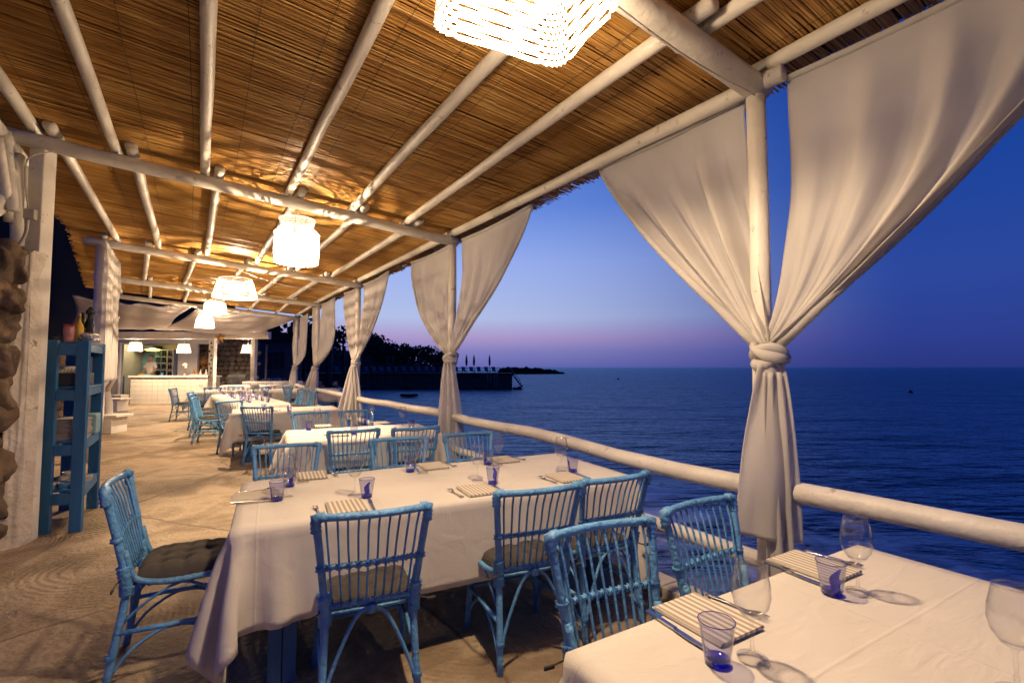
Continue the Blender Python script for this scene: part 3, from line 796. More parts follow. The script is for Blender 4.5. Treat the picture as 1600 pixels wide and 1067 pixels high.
# ------------------------------------------------------------------ pendant lamps
def wicker(bm, prof, n=40, gap=.22, hr=None, thick=.006, sq=0):
    """woven shade: uprights and horizontal strips with small gaps between; prof is a list of (r, z)"""
    def R(r, a):
        if not sq: return Vector((r*math.cos(a), r*math.sin(a), 0))
        c, s_ = math.cos(a), math.sin(a); e = .24
        return Vector((math.copysign(abs(c)**e, c)*r*1.12, math.copysign(abs(s_)**e, s_)*r*.86, 0))
    tot = []
    for (r0, z0), (r1, z1) in zip(prof, prof[1:]):
        ln = math.hypot(r1-r0, z1-z0); k = max(1, int(ln/(hr or .02)))
        for q in range(k): tot.append((r0+(r1-r0)*q/k, z0+(z1-z0)*q/k, r0+(r1-r0)*(q+1-gap)/k, z0+(z1-z0)*(q+1-gap)/k))
    for idx, (ra, za, rb, zb) in enumerate(tot):
        for s in range(n):
            a0, a1 = 2*PI*s/n, 2*PI*(s+1)/n
            o = thick*(1 if (s+idx) % 2 else -1); o2 = -o
            vs = [bm.verts.new(R(ra+o, a0)+Vector((0, 0, za))), bm.verts.new(R(ra+o2, a1)+Vector((0, 0, za))),
                  bm.verts.new(R(rb+o2, a1)+Vector((0, 0, zb))), bm.verts.new(R(rb+o, a0)+Vector((0, 0, zb)))]
            bm.faces.new(vs)
    return bm
def ribs(prof, n, r=.004, sq=0):
    bm = bmesh.new()
    for k in range(n):
        a = 2*PI*k/n; tube(bm, [(q*math.cos(a), q*math.sin(a), z) for q, z in prof], r, 5)
    return bm
def ring(r, z, rad=.008, n=28, sx=1, sy=1):
    return T([(r*math.cos(2*PI*k/n)*sx, r*math.sin(2*PI*k/n)*sy, z) for k in range(n+1)], rad, 6, False)
def lamp(loc, lab, prof, power, cord, mt='shade', gap=.22, hr=.02, n=40, group=None, rad=.06, top=True, sq=0, rz=0, bulbz=None, light=True):
    t = thing('pendant_lamp', lab, 'lamp', loc, rz, group)
    obj('shade', wicker(bmesh.new(), prof, n, gap, hr, sq=sq), mt, t)
    zb = prof[0][1]; zt_ = prof[-1][1]
    if not sq:
        obj('rim', ring(prof[0][0], zb), mt, t)
        obj('top_ring', ring(prof[-1][0], zt_), mt, t)
        obj('frame_rib', ribs(prof, 10), 'white', t)
    bz = bulbz if bulbz is not None else zb+(zt_-zb)*.45
    obj('bulb', lathe([(0, bz-.045), (.03, bz-.03), (.035, bz), (.02, bz+.035), (.012, bz+.06)], 16), 'bulb', t)
    obj('cord', T([(0, 0, bz+.06), (.004, 0, zt_+.1), (0, 0, cord)], .006, 6), 'white', t)
    if light:
        ld = bpy.data.lights.new('bulb_light', 'POINT'); ld.energy = power*LAMP; ld.color = LAMP_COL; ld.shadow_soft_size = rad
        lo = bpy.data.objects.new('bulb_light', ld); COL.objects.link(lo); lo.parent = t; lo.location = (0, 0, bz-.05)
    return t
G1 = 'wicker pendant lamps under the cross beams'
_a, _b = spot(687, 50, 2.93), spot(865, 105, 2.93); _e = (_b-_a).normalized(); _c = (_a+_b)/2+Vector((_e.y, -_e.x, 0))*.235
lamp(tuple(_c), 'big overexposed wicker lamp nearest the camera, cut by the top edge', [(.285, 0), (.26, .34), (.2, .37)], 66, .42,
     'shadehot', .28, .03, 56, G1, .07, sq=1, rz=math.atan2(_e.y, _e.x), bulbz=.16)
p = Vector((-2.42, 5.37, 2.66))
lamp(p, 'jar-shaped white wicker lamp under the second beam', [(.14, .015), (.225, .0), (.235, .10), (.232, .33), (.19, .38), (.165, .385), (.175, .46), (.185, .49)], 118, .68,
     'shadehot', .24, .022, 44, G1, .022, bulbz=.30)
lamp((-5.05, 8.76, 2.76), 'wide cone wicker lamp with open ribs under the third beam', [(.37, 0), (.345, .08), (.27, .32), (.265, .34)], 120, .62,
     'shade', .42, .035, 36, G1, .022, bulbz=.22)
lamp((-7.33, 11.87, 2.79), 'round drum wicker lamp under the fourth beam', [(.15, .0), (.22, .05), (.24, .16), (.22, .27), (.14, .33)], 125, .58,
     'shadehot', .24, .025, 30, G1, .022, bulbz=.20)
lamp((-9.55, 14.97, 2.72), 'bell-shaped white wicker lamp under the fifth beam', [(.27, 0), (.22, .25), (.17, .36), (.17, .42)], 130, .66,
     'shadehot', .22, .03, 30, G1, .022, bulbz=.24)
# ------------------------------------------------------------------ cables
def cable(a, b, sag, lab, r=.006):
    a, b = Vector(a), Vector(b)
    return tag(obj('cable', T([a.lerp(b, q/12)+Vector((0, 0, -sag*math.sin(PI*q/12))) for q in range(13)], r, 6), 'white'), lab, 'cable', 'white lamp cables')
cable((.35, 2.02, 3.15), P[1]+Vector((-.05, -.08, 3.1)), .04, 'white cable running from the near lamp to the big post')
cable(across(3, .47, -.08), across(3, .93, -.08)+Vector((0, 0, 0)), .16, 'white cable drooping below the third beam')

# ------------------------------------------------------------------ rattan chair
def wrap(pts, r, turns, n=10):
    """binding: a ribbed sleeve round a joint"""
    pts = [Vector(p) for p in pts]; m = turns*2+1; out = []; R = []
    L_ = len(pts)-1
    for k in range(m):
        f = k/(m-1)*L_; i = min(L_-1, int(f)); out.append(pts[i].lerp(pts[i+1], f-i)); R.append(r*(.97 if k % 2 else 1.2))
    return tube(bmesh.new(), out, R, n)
def make_chair():
    t = thing('chair', '', 'chair')
    bt_ = lambda x, z: Vector((x, -.215-.085*max(0, (z-.44)/.44)**1.15-.035*(1-(x/.235)**2)*max(0, (z-.44)/.44), z))
    hw = lambda z: .185+.048*max(0, (z-.44)/.44)
    for s in (-1, 1):
        pts = curve([(s*.205, -.275, 0), (s*.195, -.245, .2), (s*.188, -.215, .42), (s*hw(.6), bt_(s*.235, .6).y, .6),
                     (s*hw(.75), bt_(s*.235, .75).y, .75), (s*.233, -.298, .872)], 3)
        o = obj('back_post', T(pts, .0165, 10), 'blue', t)
        obj('binding', wrap([(s*.188, -.214, .40), (s*.189, -.214, .44), (s*.197, -.228, .53)], .0245, 9), 'blue', o)
        obj('binding', wrap([(s*.231, -.292, .82), (s*.234, -.299, .878), (s*.20, -.302, .880)], .0200, 6), 'blue', o)
        obj('binding', wrap([(s*.199, -.262, .13), (s*.198, -.260, .145)], .0195, 2), 'blue', o)
        side = curve([(s*.200, -.226, .60), (s*.190, -.200, .50), (s*.192, -.165, .455), (s*.205, -.05, .435), (s*.212, .12, .440), (s*.205, .19, .440)], 3)
        obj('side_rail', T(side, .0145, 8), 'blue', t)
        leg = T(curve([(s*.205, .19, .445), (s*.208, .195, .25), (s*.222, .215, 0)], 3), .0165, 10)
        o = obj('front_leg', leg, 'blue', t)
        obj('binding', wrap([(s*.205, .19, .455), (s*.206, .192, .405)], .020, 4), 'blue', o)
        obj('stretcher', T([(s*.198, -.25, .235), (s*.211, .197, .235)], .0115, 8), 'blue', t)
        obj('brace', T(curve([(s*.205, -.262, .055), (s*.203, -.19, .15), (s*.205, -.09, .215), (s*.205, -.02, .228), (s*.207, .06, .215), (s*.212, .15, .15), (s*.218, .205, .05)], 3), .0075, 6), 'blue', t)
        obj('brace', T(curve([(s*.192, -.235, .265), (s*.20, -.13, .36), (s*.203, 0, .422), (s*.206, .11, .37), (s*.209, .195, .27)], 3), .0070, 6), 'blue', t)
    def bowed(z, inset=0, k=11): return [bt_(x, z) for x in np.linspace(-hw(z)+inset, hw(z)-inset, k)]
    top = [bt_(x, .878) for x in np.linspace(-.235, .235, 15)]
    obj('top_rail', T(top, .0165, 10), 'blue', t)
    for z, r in ((.655, .0105), (.475, .0115)):
        cr = obj('cross_rail', T(bowed(z), r, 8), 'blue', t)
        bm = bmesh.new(); pts = []
        b = bowed(z, .012, 61)
        for i, p_ in enumerate(b):
            a = i/60*2*PI*10; pts.append(p_+Vector((0, math.cos(a)*r*1.25, math.sin(a)*r*1.25)))
        tube(bm, pts, .0032, 4); pts = []
        for i, p_ in enumerate(b):
            a = -i/60*2*PI*10; pts.append(p_+Vector((0, math.cos(a)*r*1.25, math.sin(a)*r*1.25)))
        tube(bm, pts, .0032, 4)
        obj('lashing', bm, 'blue', cr)
        for s in (-1, 1):
            q = bt_(s*hw(z), z); obj('binding', wrap([q+Vector((0, 0, -.008)), q+Vector((0, 0, .008))], .0205, 1), 'blue', cr)
    rr2 = random.Random(4)
    for k in range(10):
        f = (k+.5)/10*2-1
        pts = []
        for z in (.876, .80, .72, .655, .57, .475):
            x = f*hw(z)*.93; q = bt_(x, z); q.y += .012 if z < .87 else 0
            q.x += rr2.uniform(-.0015, .0015); pts.append(q)
        obj('spindle', T(curve(pts, 2), .0052, 6), 'blue', t)
    obj('brace', T(curve([(-.203, -.262, .08), (-.155, -.25, .23), (-.07, -.238, .41), (0, -.235, .452), (.07, -.238, .41), (.155, -.25, .23), (.203, -.262, .08)], 4), .0085, 8), 'blue', t)
    obj('binding', wrap([(0, -.24, .465), (0, -.238, .435)], .017, 3), 'blue', t)
    obj('brace', T(curve([(-.220, .21, .08), (-.17, .205, .25), (0, .2, .425), (.17, .205, .25), (.220, .21, .08)], 4), .0080, 6), 'blue', t)
    obj('front_rail', T([(-.205, .19, .44), (0, .2, .438), (.205, .19, .44)], .0145, 8), 'blue', t)
    obj('front_rail', T([(-.208, .195, .235), (.208, .195, .235)], .011, 8), 'blue', t)
    bm = bmesh.new()
    for k in range(13): tube(bm, [(-.20, -.19+k*.031, .432), (.20, -.19+k*.031, .432)], .0085, 5)
    obj('seat', bm, 'blue', t)
    # tufted cushion
    n = 32; G = np.zeros((n, n, 3)); Gb = np.zeros((n, n, 3))
    for i in range(n):
        for j in range(n):
            a, b = -1+2*i/(n-1), -1+2*j/(n-1)
            edge = (1-abs(a)**5)*(1-abs(b)**5)
            h = .055*max(0, edge)**.45
            for cx in (-.5, 0, .5):
                for cy in (-.5, 0, .5):
                    d = math.hypot(a-cx, b-cy); h -= .020*math.exp(-(d/.10)**2)*(edge > .1)
            for c in (-.5, 0, .5): h -= .006*(math.exp(-((a-c)/.06)**2)+math.exp(-((b-c)/.06)**2))*(edge > .2)
            h = max(h, 0)+.006*noise.noise(Vector((a*3, b*3, 2)))
            pin = 1-.05*(abs(a)*abs(b))**.5
            G[i, j] = (a*.205*pin, b*.20*pin+.0, .452+h); Gb[i, j] = (a*.205*pin, b*.20*pin, .450)
    A = grid_mesh(G); Bm = grid_mesh(Gb); nv = n*n
    border = [(i*n, (i+1)*n) for i in range(n-1)]
    faces = A[2]+[tuple(q+nv for q in reversed(f)) for f in Bm[2]]
    for i in range(n-1):
        for e0, e1 in (((i+1)*n, i*n), (i*n+n-1, (i+1)*n+n-1), (i, i+1), ((n-1)*n+i+1, (n-1)*n+i)):
            faces.append((e0, e1, e1+nv, e0+nv))
    cu = obj('cushion', (A[0]+Bm[0], [], faces), 'cushion', t)
    for s in (-1, 1):
        bm = bmesh.new(); tube(bm, curve([(s*.18, -.185, .47), (s*.205, -.22, .48), (s*.215, -.245, .465), (s*.25, -.25, .455)], 3), [.003]*10, 5)
        box(bm, (s*.262, -.252, .452), (.04, .006, .014)); obj('tie', bm, 'cushion', cu)
    return t
chair0 = make_chair(); first = [True]
CG = 'blue rattan chairs round the tables'
def chair(loc, rz, lab, s=1.0):
    if first[0]:
        first[0] = False; chair0.location = loc; chair0.rotation_euler = (0, 0, rz); chair0['label'] = lab; chair0['group'] = CG; c = chair0
    else: c = dup(chair0, loc, rz, lab, CG)
    c.scale = (s, s, s)
    return c
def chair_px(a, b, away, lab, s=1.0):
    """a, b: survey pixels of the left and right top corners of the backrest; away: sitter looks away from the camera"""
    A = spot(a[0], a[1], .885*s); Bq = spot(b[0], b[1], .885*s)
    mid = (A+Bq)/2; d = (Bq-A); d.z = 0; d.normalize()
    nrm = Vector((-d.y, d.x, 0)) if away else Vector((d.y, -d.x, 0))    # facing
    rz = math.atan2(nrm.y, nrm.x)-PI/2
    c = mid+nrm*.298*s; c.z = 0
    return chair(c, rz, lab, s)
chair_px((498, 806), (665, 788), True, 'blue rattan chair nearest the camera, its back towards us at the long table')
chair_px((790, 768), (893, 757), True, 'blue rattan chair in the middle of the near side of the long table')
chair_px((922, 750), (1002, 739), True, 'blue rattan chair at the sea end of the near side of the long table')
chair_px((868, 835), (1010, 812), False, 'blue rattan chair at the lower right table, bowed backrest whole in view')
chair_px((1048, 797), (1136, 777), False, 'blue rattan chair at the foreground right table, closest to the railing')
chair_px((402, 698), (493, 693), False, 'blue rattan chair on the far side of the long table, leftmost, behind two wine glasses')
chair_px((586, 687), (659, 683), False, 'blue rattan chair on the far side of the long table, middle one')
chair_px((697, 680), (765, 675), False, 'blue rattan chair on the far side of the long table, next to the second post')
chair_px((516, 674), (589, 670), True, 'blue rattan chair on the near side of the second table, left one')
chair_px((616, 670), (683, 666), True, 'blue rattan chair on the near side of the second table, right one')
chair_px((458, 646), (512, 643), False, 'blue rattan chair on the far side of the second table, left one')
chair_px((530, 643), (584, 640), False, 'blue rattan chair on the far side of the second table, nearer the railing')
chair_px((378, 636), (425, 636), True, 'blue rattan chair with close slats in the aisle, back towards us, at the third table')
c = spot(320, 0+1150, 0)
# chair at the left end of the long table, side on
Pn = spot(184, 1078, 0)
chair_px((166, 766), (200, 738), False, 'blue rattan chair side on at the left end of the long table', 1.04)
chair(spot(372, 708, 0), math.atan2(-.25, .97)-PI/2-.25, 'blue rattan chair turned slightly at the left end of the third table')
ff = math.atan2(N.y, N.x)-PI/2
c1 = spot(325, 694, 0)
chair(spot(329, 690, 0), ff-.25, 'blue rattan chair side on in the aisle, first of a close row')
chair(spot(323, 679, 0), ff-.25, 'blue rattan chair tucked behind the first of the aisle row')
chair(spot(318, 670, 0), ff-.25, 'blue rattan chair third in the aisle row, only its post and cushion showing')
chair(spot(287, 656, 0), ff-.35, 'lone blue rattan chair in the aisle in front of the tiled counter')
chair_px((319, 606), (347, 605), True, 'blue rattan chair on the near side of the far left table')
chair_px((352, 604), (384, 604), True, 'blue rattan chair beyond the table row, back towards us')
chair_px((392, 605), (424, 604), True, 'blue rattan chair beyond the table row, right of the other')
chair_px((432, 603), (462, 605), True, 'blue rattan chair at the sea side of the far tables')
fr = math.atan2(-N.y, -N.x)-PI/2
chair(spot(452, 662, 0), fr+.2, 'blue rattan chair seen edge on at the sea side of the long far row')
chair(spot(468, 664, 0), fr+.15, 'blue rattan chair seen edge on, closest to the railing by the far row')
chair(spot(437, 652, 0), fr, 'blue rattan chair on the sea side of the far row, tucked in')
FARCH = 'blue rattan chair in the far crowded rows by the stone wall'
for (u, v, rz) in ((350, 622, 3.0), (372, 621, 3.1), (402, 621, 3.2), (345, 617, .2), (395, 617, .1), (418, 618, 3.1), (432, 617, .3), (382, 616, 3.1)):
    chair(spot(u, v, 0), rz, FARCH)
# ------------------------------------------------------------------ tables and cloths
def drape(Lx, Wy, h, over, res, seed, steps=150, iters=14):
    nx = int(round((Lx+2*over)/res))+1; ny = int(round((Wy+2*over)/res))+1
    x = np.linspace(-Lx/2-over, Lx/2+over, nx); y = np.linspace(-Wy/2-over, Wy/2+over, ny)
    # snap a grid line on every table edge
    for arr, half in ((x, Lx/2), (y, Wy/2)):
        for s in (-1, 1):
            k = np.argmin(np.abs(arr-s*half)); arr[k] = s*half
    X, Y = np.meshgrid(x, y, indexing='ij'); R0 = np.stack([X, Y, np.full_like(X, h)], -1)
    pin = (np.abs(X) <= Lx/2+1e-6) & (np.abs(Y) <= Wy/2+1e-6)
    r = np.random.RandomState(seed); Pp = R0.copy(); Pp[..., :2] += r.normal(0, .004, Pp[..., :2].shape)*(~pin)[..., None]
    Pp[..., 2] += r.normal(0, .006, X.shape)*(~pin)
    ox = np.clip(np.abs(X)-Lx/2, 0, None); oy = np.clip(np.abs(Y)-Wy/2, 0, None)
    # low-frequency push so that folds are broad, as in heavy linen
    ph = r.uniform(0, 6.28, 6)
    push = .020*np.sin(X*7.5+ph[0])+.014*np.sin(X*13+ph[1])+.02*np.sin(Y*8+ph[2])+.012*np.sin(Y*15+ph[3])
    w = np.where(pin, 0, 1.0)[..., None]; vel = np.zeros_like(Pp)
    cons = []
    def add(di, dj, k):
        for pi_ in range(2):
            if abs(dj) and not di: sa = (slice(None), slice(pi_*1, None, 1)); 
        A0 = R0
        i0a, i1a = (0, nx-di); j0a, j1a = (max(0, -dj), ny-max(0, dj))
        cons.append((di, dj, k, i0a, i1a, j0a, j1a))
    add(1, 0, 1); add(0, 1, 1); add(1, 1, .35); add(1, -1, .35); add(2, 0, .18); add(0, 2, .18)
    dt = .022; g = np.array([0, 0, -9.8])
    outx = np.sign(X)*(ox > 0); outy = np.sign(Y)*(oy > 0)
    for st in range(steps):
        old = Pp.copy()
        vel = vel*.965+g*dt
        if st < 70:
            vel[..., 0] += outx*push*(.9); vel[..., 1] += outy*push*(.9)
        Pp = Pp+vel*dt*w
        for it in range(iters):
            for di, dj, k, a0, a1, b0, b1 in cons:
                for par in range(2):
                    if di: ia = slice(a0+par, a1, 2) if di == 1 else slice(a0+par, a1, 2)
                    else: ia = slice(a0, a1)
                    jb = slice(b0, b1) if di else slice(b0+par, b1, 2)
                    ia2 = slice(ia.start+di, (a1+di), ia.step); 
                    jb2 = slice(jb.start+dj, b1+dj, jb.step)
                    p1 = Pp[ia, jb]; p2 = Pp[ia2, jb2]
                    if p1.shape != p2.shape or p1.size == 0: continue
                    rest = np.linalg.norm(R0[ia, jb]-R0[ia2, jb2], axis=-1, keepdims=True)
                    d = p2-p1; ln = np.linalg.norm(d, axis=-1, keepdims=True)+1e-9
                    w1 = w[ia, jb]; w2 = w[ia2, jb2]; ws = w1+w2; ws = np.where(ws == 0, 1, ws)
                    corr = d*((ln-rest)/ln)*k/ws
                    Pp[ia, jb] = p1+corr*w1; Pp[ia2, jb2] = p2-corr*w2
            # keep out of the table block
            px_, py_, pz_ = Pp[..., 0], Pp[..., 1], Pp[..., 2]
            e = .004
            ins = (np.abs(px_) < Lx/2+e) & (np.abs(py_) < Wy/2+e) & (~pin) & (pz_ < h+.002)
            dx = Lx/2+e-np.abs(px_); dy = Wy/2+e-np.abs(py_)
            mx_ = ins & (dx <= dy); my_ = ins & (dy < dx)
            Pp[..., 0] = np.where(mx_, np.sign(px_)*(Lx/2+e), px_); Pp[..., 1] = np.where(my_, np.sign(py_)*(Wy/2+e), py_)
            Pp[..., 2] = np.maximum(Pp[..., 2], .012)
        Pp = np.where(pin[..., None], R0, Pp); vel = (Pp-old)/dt
    # faint pressed creases and softness on the top
    zc = .0022*np.exp(-((X-.18*Lx)/.012)**2)+.0022*np.exp(-((Y-.05)/.012)**2)+.002*np.exp(-((X+.27*Lx)/.012)**2)
    Pp[..., 2] += np.where(pin, zc+.0012*np.sin(X*9+ph[4])*np.sin(Y*11+ph[5]), 0)
    return Pp
def table(corner_near_left, d, Lx, Wy, lab, clab, over=.42, res=.036, seed=1, steps=150, h=.775, iters=14, legs=True):
    """corner: near left table corner; d: unit vector along the long near edge"""
    n = Vector((-d.y, d.x, 0)); c = corner_near_left+d*Lx/2+n*Wy/2; c.z = 0; rz = math.atan2(d.y, d.x)
    t = thing('dining_table', lab, 'table', c, rz, 'blue wooden tables under white cloths')
    obj('tabletop', B((0, 0, h-.022), (Lx-.02, Wy-.02, .036)), 'shelfblue', t, smooth=False)
    for sx in (-1, 1):
        for sy in (-1, 1):
            bm = bmesh.new(); x0, y0 = sx*(Lx/2-.22), sy*(Wy/2-.16)
            box(bm, (x0-.032, y0, (h-.04)/2), (.060, .11, h-.04), 0, .004); box(bm, (x0+.032, y0, (h-.04)/2), (.060, .11, h-.04), 0, .004)
            obj('leg', bm, 'shelfblue', t, smooth=False)
    obj('apron', B((0, 0, h-.09), (Lx-.5, Wy-.36, .09)), 'shelfblue', t, smooth=False)
    G = drape(Lx, Wy, h+.004, over, res, seed, steps, iters)
    cl = solid(obj('tablecloth', grid_mesh(G), 'cloth'), .0015); cl.location = c; cl.rotation_euler = (0, 0, rz)
    tag(cl, clab, 'tablecloth', 'white tablecloths')
    return c, d, n
ZT = .78
a = spot(361, 828, ZT); b = spot(1000, 745, ZT); f = spot(338, 755, ZT)
D1 = (b-a); D1.z = 0; L1_ = D1.length; D1.normalize()
T1 = table(a, D1, L1_-.02, 1.0, 'long blue table in the middle foreground, hidden under its cloth, one split leg showing',
           'creased white cloth on the long foreground table, left corner nearly touching the floor', .43, .034, 3, 170)
a2 = spot(884, 1018, ZT); b2 = spot(1340, 850, ZT); D2 = (b2-a2); D2.z = 0; D2.normalize(); N2 = Vector((-D2.y, D2.x, 0))
L2_ = (b2-a2).length
T2 = table(a2-N2*1.0, D2, L2_, 1.0, 'blue table at the lower right corner under a white cloth',
           'white cloth with pressed creases on the lower right table beside the railing', .42, .036, 5, 140)
a3 = spot(452, 691, ZT); b3 = spot(690, 676, ZT); D3 = (b3-a3); D3.z = 0; D3.normalize(); L3_ = (b3-a3).length
T3 = table(a3, D3, L3_, .98, 'blue table standing second from the front along the railing',
           'white cloth on the second table, in front of the second post', .42, .05, 8, 130, iters=10)
a4 = Vector((-4.30, 7.48, 0)); D4 = Vector((.87, .49, 0)).normalized()
T4 = table(a4, D4, 1.6, .9, 'blue table third from the front, between aisle and railing', 'white cloth on the third table, its left side hanging in the aisle', .42, .055, 9, 120, iters=8)
a5 = spot(373, 632, ZT); b5 = spot(331.5, 616, ZT); D5 = (b5-a5); D5.z = 0; L5_ = D5.length; D5.normalize()
W5 = .9; n5 = Vector((D5.y, -D5.x, 0))
T5 = table(a5+n5*W5, D5, L5_, W5, 'long row of joined blue tables running away along the aisle', 'white cloth over the long far row of tables crowded with glasses', .42, .07, 12, 110, iters=8)
a6 = spot(300, 611, ZT); T6 = table(a6, Vector((.97, .22, 0)).normalized(), 1.9, .9, 'blue table far left before the counter', 'white cloth on the far left table before the tiled counter', .42, .08, 15, 100, iters=6)
a7 = Vector((-7.0, 15.2, 0)); T7 = table(spot(404, 609, ZT), Vector((.97, .22, 0)).normalized(), 2.4, .9, 'blue table at the far end near the railing', 'white cloth on the farthest table near the railing', .42, .08, 18, 100, iters=6)
a8 = Vector((-7.0, 15.2, 0)); T8 = table(spot(345, 602, ZT), Vector((1, .1, 0)).normalized(), 3.0, .9, 'blue table in front of the dark stone wall', 'white cloth on the table in front of the stone wall', .42, .08, 19, 100, iters=6)

# ------------------------------------------------------------------ glasses, cutlery, napkins
def make_wine():
    t = thing('wine_glass', '', 'wine glass')
    out = [(.0, .002), (.033, .002), (.037, .004), (.034, .006), (.012, .012), (.0052, .02), (.0042, .05), (.0042, .085), (.009, .098), (.026, .108),
           (.040, .130), (.0455, .155), (.044, .185), (.037, .218), (.034, .232)]
    inn = [(.033, .232), (.0357, .218), (.0425, .185), (.044, .155), (.0385, .131), (.024, .110), (.006, .104), (0, .103)]
    obj('bowl', lathe(out[8:]+inn, 36), 'glass', t)
    obj('stem', lathe(out[4:9], 20), 'glass', t)
    obj('foot', lathe(out[:5], 32), 'glass', t)
    obj('rim', ring(.0335, .2325, .0013, 36), 'glass', t)
    return t
def make_tumbler():
    t = thing('tumbler', '', 'tumbler')
    obj('glass_wall', lathe([(.028, .010), (.031, .015), (.043, .098), (.0437, .100), (.0425, .101), (.0405, .097), (.0285, .016), (.020, .012)], 36), 'tumbler', t)
    obj('base', lathe([(0, 0), (.027, 0), (.030, .004), (.0292, .014), (.0, .013)], 32), 'blueglass', t)
    obj('rim', ring(.0430, .1005, .0011, 36), 'blueglass', t)
    bm = bmesh.new()     # the cobalt streak fused into the wall
    G = []
    for j in range(9):
        v = j/8; row = []
        for i in range(7):
            a = 2.2+(i/6-.5)*(.75*math.sin(PI*(.18+.78*v))+.15)+v*.5+.15*math.sin(v*7); r = .0300+.0115*(.08+v*.84)
            row.append(((r-.0022)*math.cos(a), (r-.0022)*math.sin(a), .012+v*.078))
        G.append(row)
    o = obj('blue_streak', grid_mesh(np.array(G)), 'streak', t)
    return t
M['streak'] = material('cobalt_streak', (.03, .03, .62), .15, .3, 60, transl=.6)
wine0 = make_wine(); tumb0 = make_tumbler()
made = {}
def put(proto, loc, rz, lab, group, s=1.0):
    if proto.name not in made:
        made[proto.name] = 1; proto.location = loc; proto.rotation_euler = (0, 0, rz); proto['label'] = lab; proto['group'] = group; o = proto
    else: o = dup(proto, loc, rz, lab, group)
    o.scale = (s, s, s); return o
def make_fork():
    bm = bmesh.new(); V_ = []
    pr = [(-.095, .010), (-.085, .011), (-.03, .0045), (.03, .004), (.045, .011), (.055, .0125)]
    top = []; zz = lambda x: .003+.006*max(0, (x-.03)/.06)-.0
    L_, R_ = [], []
    for x, w in pr:
        L_.append(bm.verts.new((w, x, zz(x)))); R_.append(bm.verts.new((-w, x, zz(x))))
    for i in range(len(pr)-1): bm.faces.new((L_[i], L_[i+1], R_[i+1], R_[i]))
    for k in range(4):
        xc = -.0105+.007*k
        tube(bm, [(xc, .053, zz(.053)), (xc, .075, .009), (xc, .098, .006)], [.0024, .0021, .001], 5)
    o = obj('fork', bm, 'steel'); md = o.modifiers.new('thickness', 'SOLIDIFY'); md.thickness = .0022; return o
def make_knife():
    bm = bmesh.new()
    prism(bm, [(-.007, -.11), (.007, -.11), (.0065, 0), (-.0065, 0)], .001, .007)
    prism(bm, [(-.006, .001), (.008, .001), (.011, .05), (.008, .10), (-.002, .118), (-.006, .10)], .003, .005)
    return obj('knife', bm, 'steel', smooth=False)
def make_napkin_mesh():
    bm = bmesh.new()
    for k in range(3): box(bm, (0, .002*k, .003+.0029*k), (.185-.003*k, .235-.004*k, .0026), .008*(k-1), .001)
    o = obj('napkin', bm, 'napkin', smooth=False); return o
fork0, knife0, nap0 = make_fork(), make_knife(), make_napkin_mesh()
def put1(o0, name, loc, rz, lab, cat, group):
    if name in made: o = o0.copy(); COL.objects.link(o)
    else: made[name] = 1; o = o0
    o.location = loc; o.rotation_euler = (0, 0, rz); tag(o, lab, cat, group); return o
ZS = ZT+.002
def setting(u, v, d, flip, where, rot=0, wine=None, tum=None, glass_labels=None):
    """napkin centre at pixel; d = direction along the table edge for a sitter on the near side; flip: sitter on the far side"""
    p = spot(u, v, ZT); p.z = ZS+.001; rz = math.atan2(d.y, d.x)+(PI if flip else 0)+rot
    dd = Vector((math.cos(rz), math.sin(rz), 0))
    put1(nap0, 'nap', p, rz, 'striped folded napkin '+where, 'napkin', 'striped napkins at the place settings')
    put1(fork0, 'fork', p-dd*.135, rz+.08, 'fork left of the napkin '+where, 'fork', 'forks at the place settings')
    put1(knife0, 'knife', p+dd*.125, rz-.06, 'knife right of the napkin '+where, 'knife', 'knives at the place settings')
def wine(u, v, lab, s=1.0, z=None):
    p = spot(u, v, ZT); p.z = ZS; put(wine0, p, random.random()*6, lab, 'wine glasses on the tables', s)
def tum(u, v, lab, rz=0):
    p = spot(u, v, ZT); p.z = ZS; put(tumb0, p, rz, lab, 'blue-tinted tumblers on the tables')
# lower right table
setting(1103, 967, D2, True, 'on the lower right table in front of the bowed chair')
setting(1270, 886, D2, True, 'on the lower right table near its railing end')
wine(1176, 1030, 'large clear wine glass in the right foreground on the lower right table')
wine(1341, 926, 'clear wine glass near the railing end of the lower right table')
wine(1590, 1085, 'clear wine glass cut by the right edge of the picture')
tum(1121, 1036, 'tumbler with a bold cobalt streak, nearest the camera', .4)
tum(1300, 928, 'tumbler with a cobalt base beside the second wine glass of the lower right table', 2.0)
# long table
setting(541, 794, D1, False, 'before the nearest chair of the long table')
setting(746, 767, D1, False, 'before the middle chair of the long table')
setting(884, 747, D1, False, 'before the sea-end chair of the long table')
setting(400, 776, D1, False, 'at the left end of the long table', rot=-PI/2)
setting(487, 744, D1, True, 'on the far side of the long table, leftmost')
setting(676, 729, D1, True, 'on the far side of the long table, middle')
setting(786, 719, D1, True, 'on the far side of the long table, towards the post')
wine(447, 777, 'clear wine glass at the left end of the long table')
wine(473, 754, 'clear wine glass behind it, at the far left of the long table', .98)
wine(554, 774, 'clear wine glass before the nearest chair of the long table')
wine(661, 739, 'clear wine glass at the middle far side of the long table')
wine(746, 751, 'clear wine glass before the middle chair of the long table', .97)
wine(778, 727, 'clear wine glass on the far side of the long table nearest the second post')
wine(877, 737, 'clear wine glass at the sea end of the long table, overlapping the railing')
tum(433, 782, 'blue-based tumbler at the left end of the long table', 1)
tum(452, 760, 'blue tumbler half hidden behind a wine glass at the far left of the long table', 3)
tum(573, 777, 'blue-streaked tumbler before the nearest chair of the long table', 2.6)
tum(641, 737, 'blue tumbler at the middle far side of the long table', 4)
tum(770, 756, 'blue-based tumbler before the middle chair of the long table', 5)
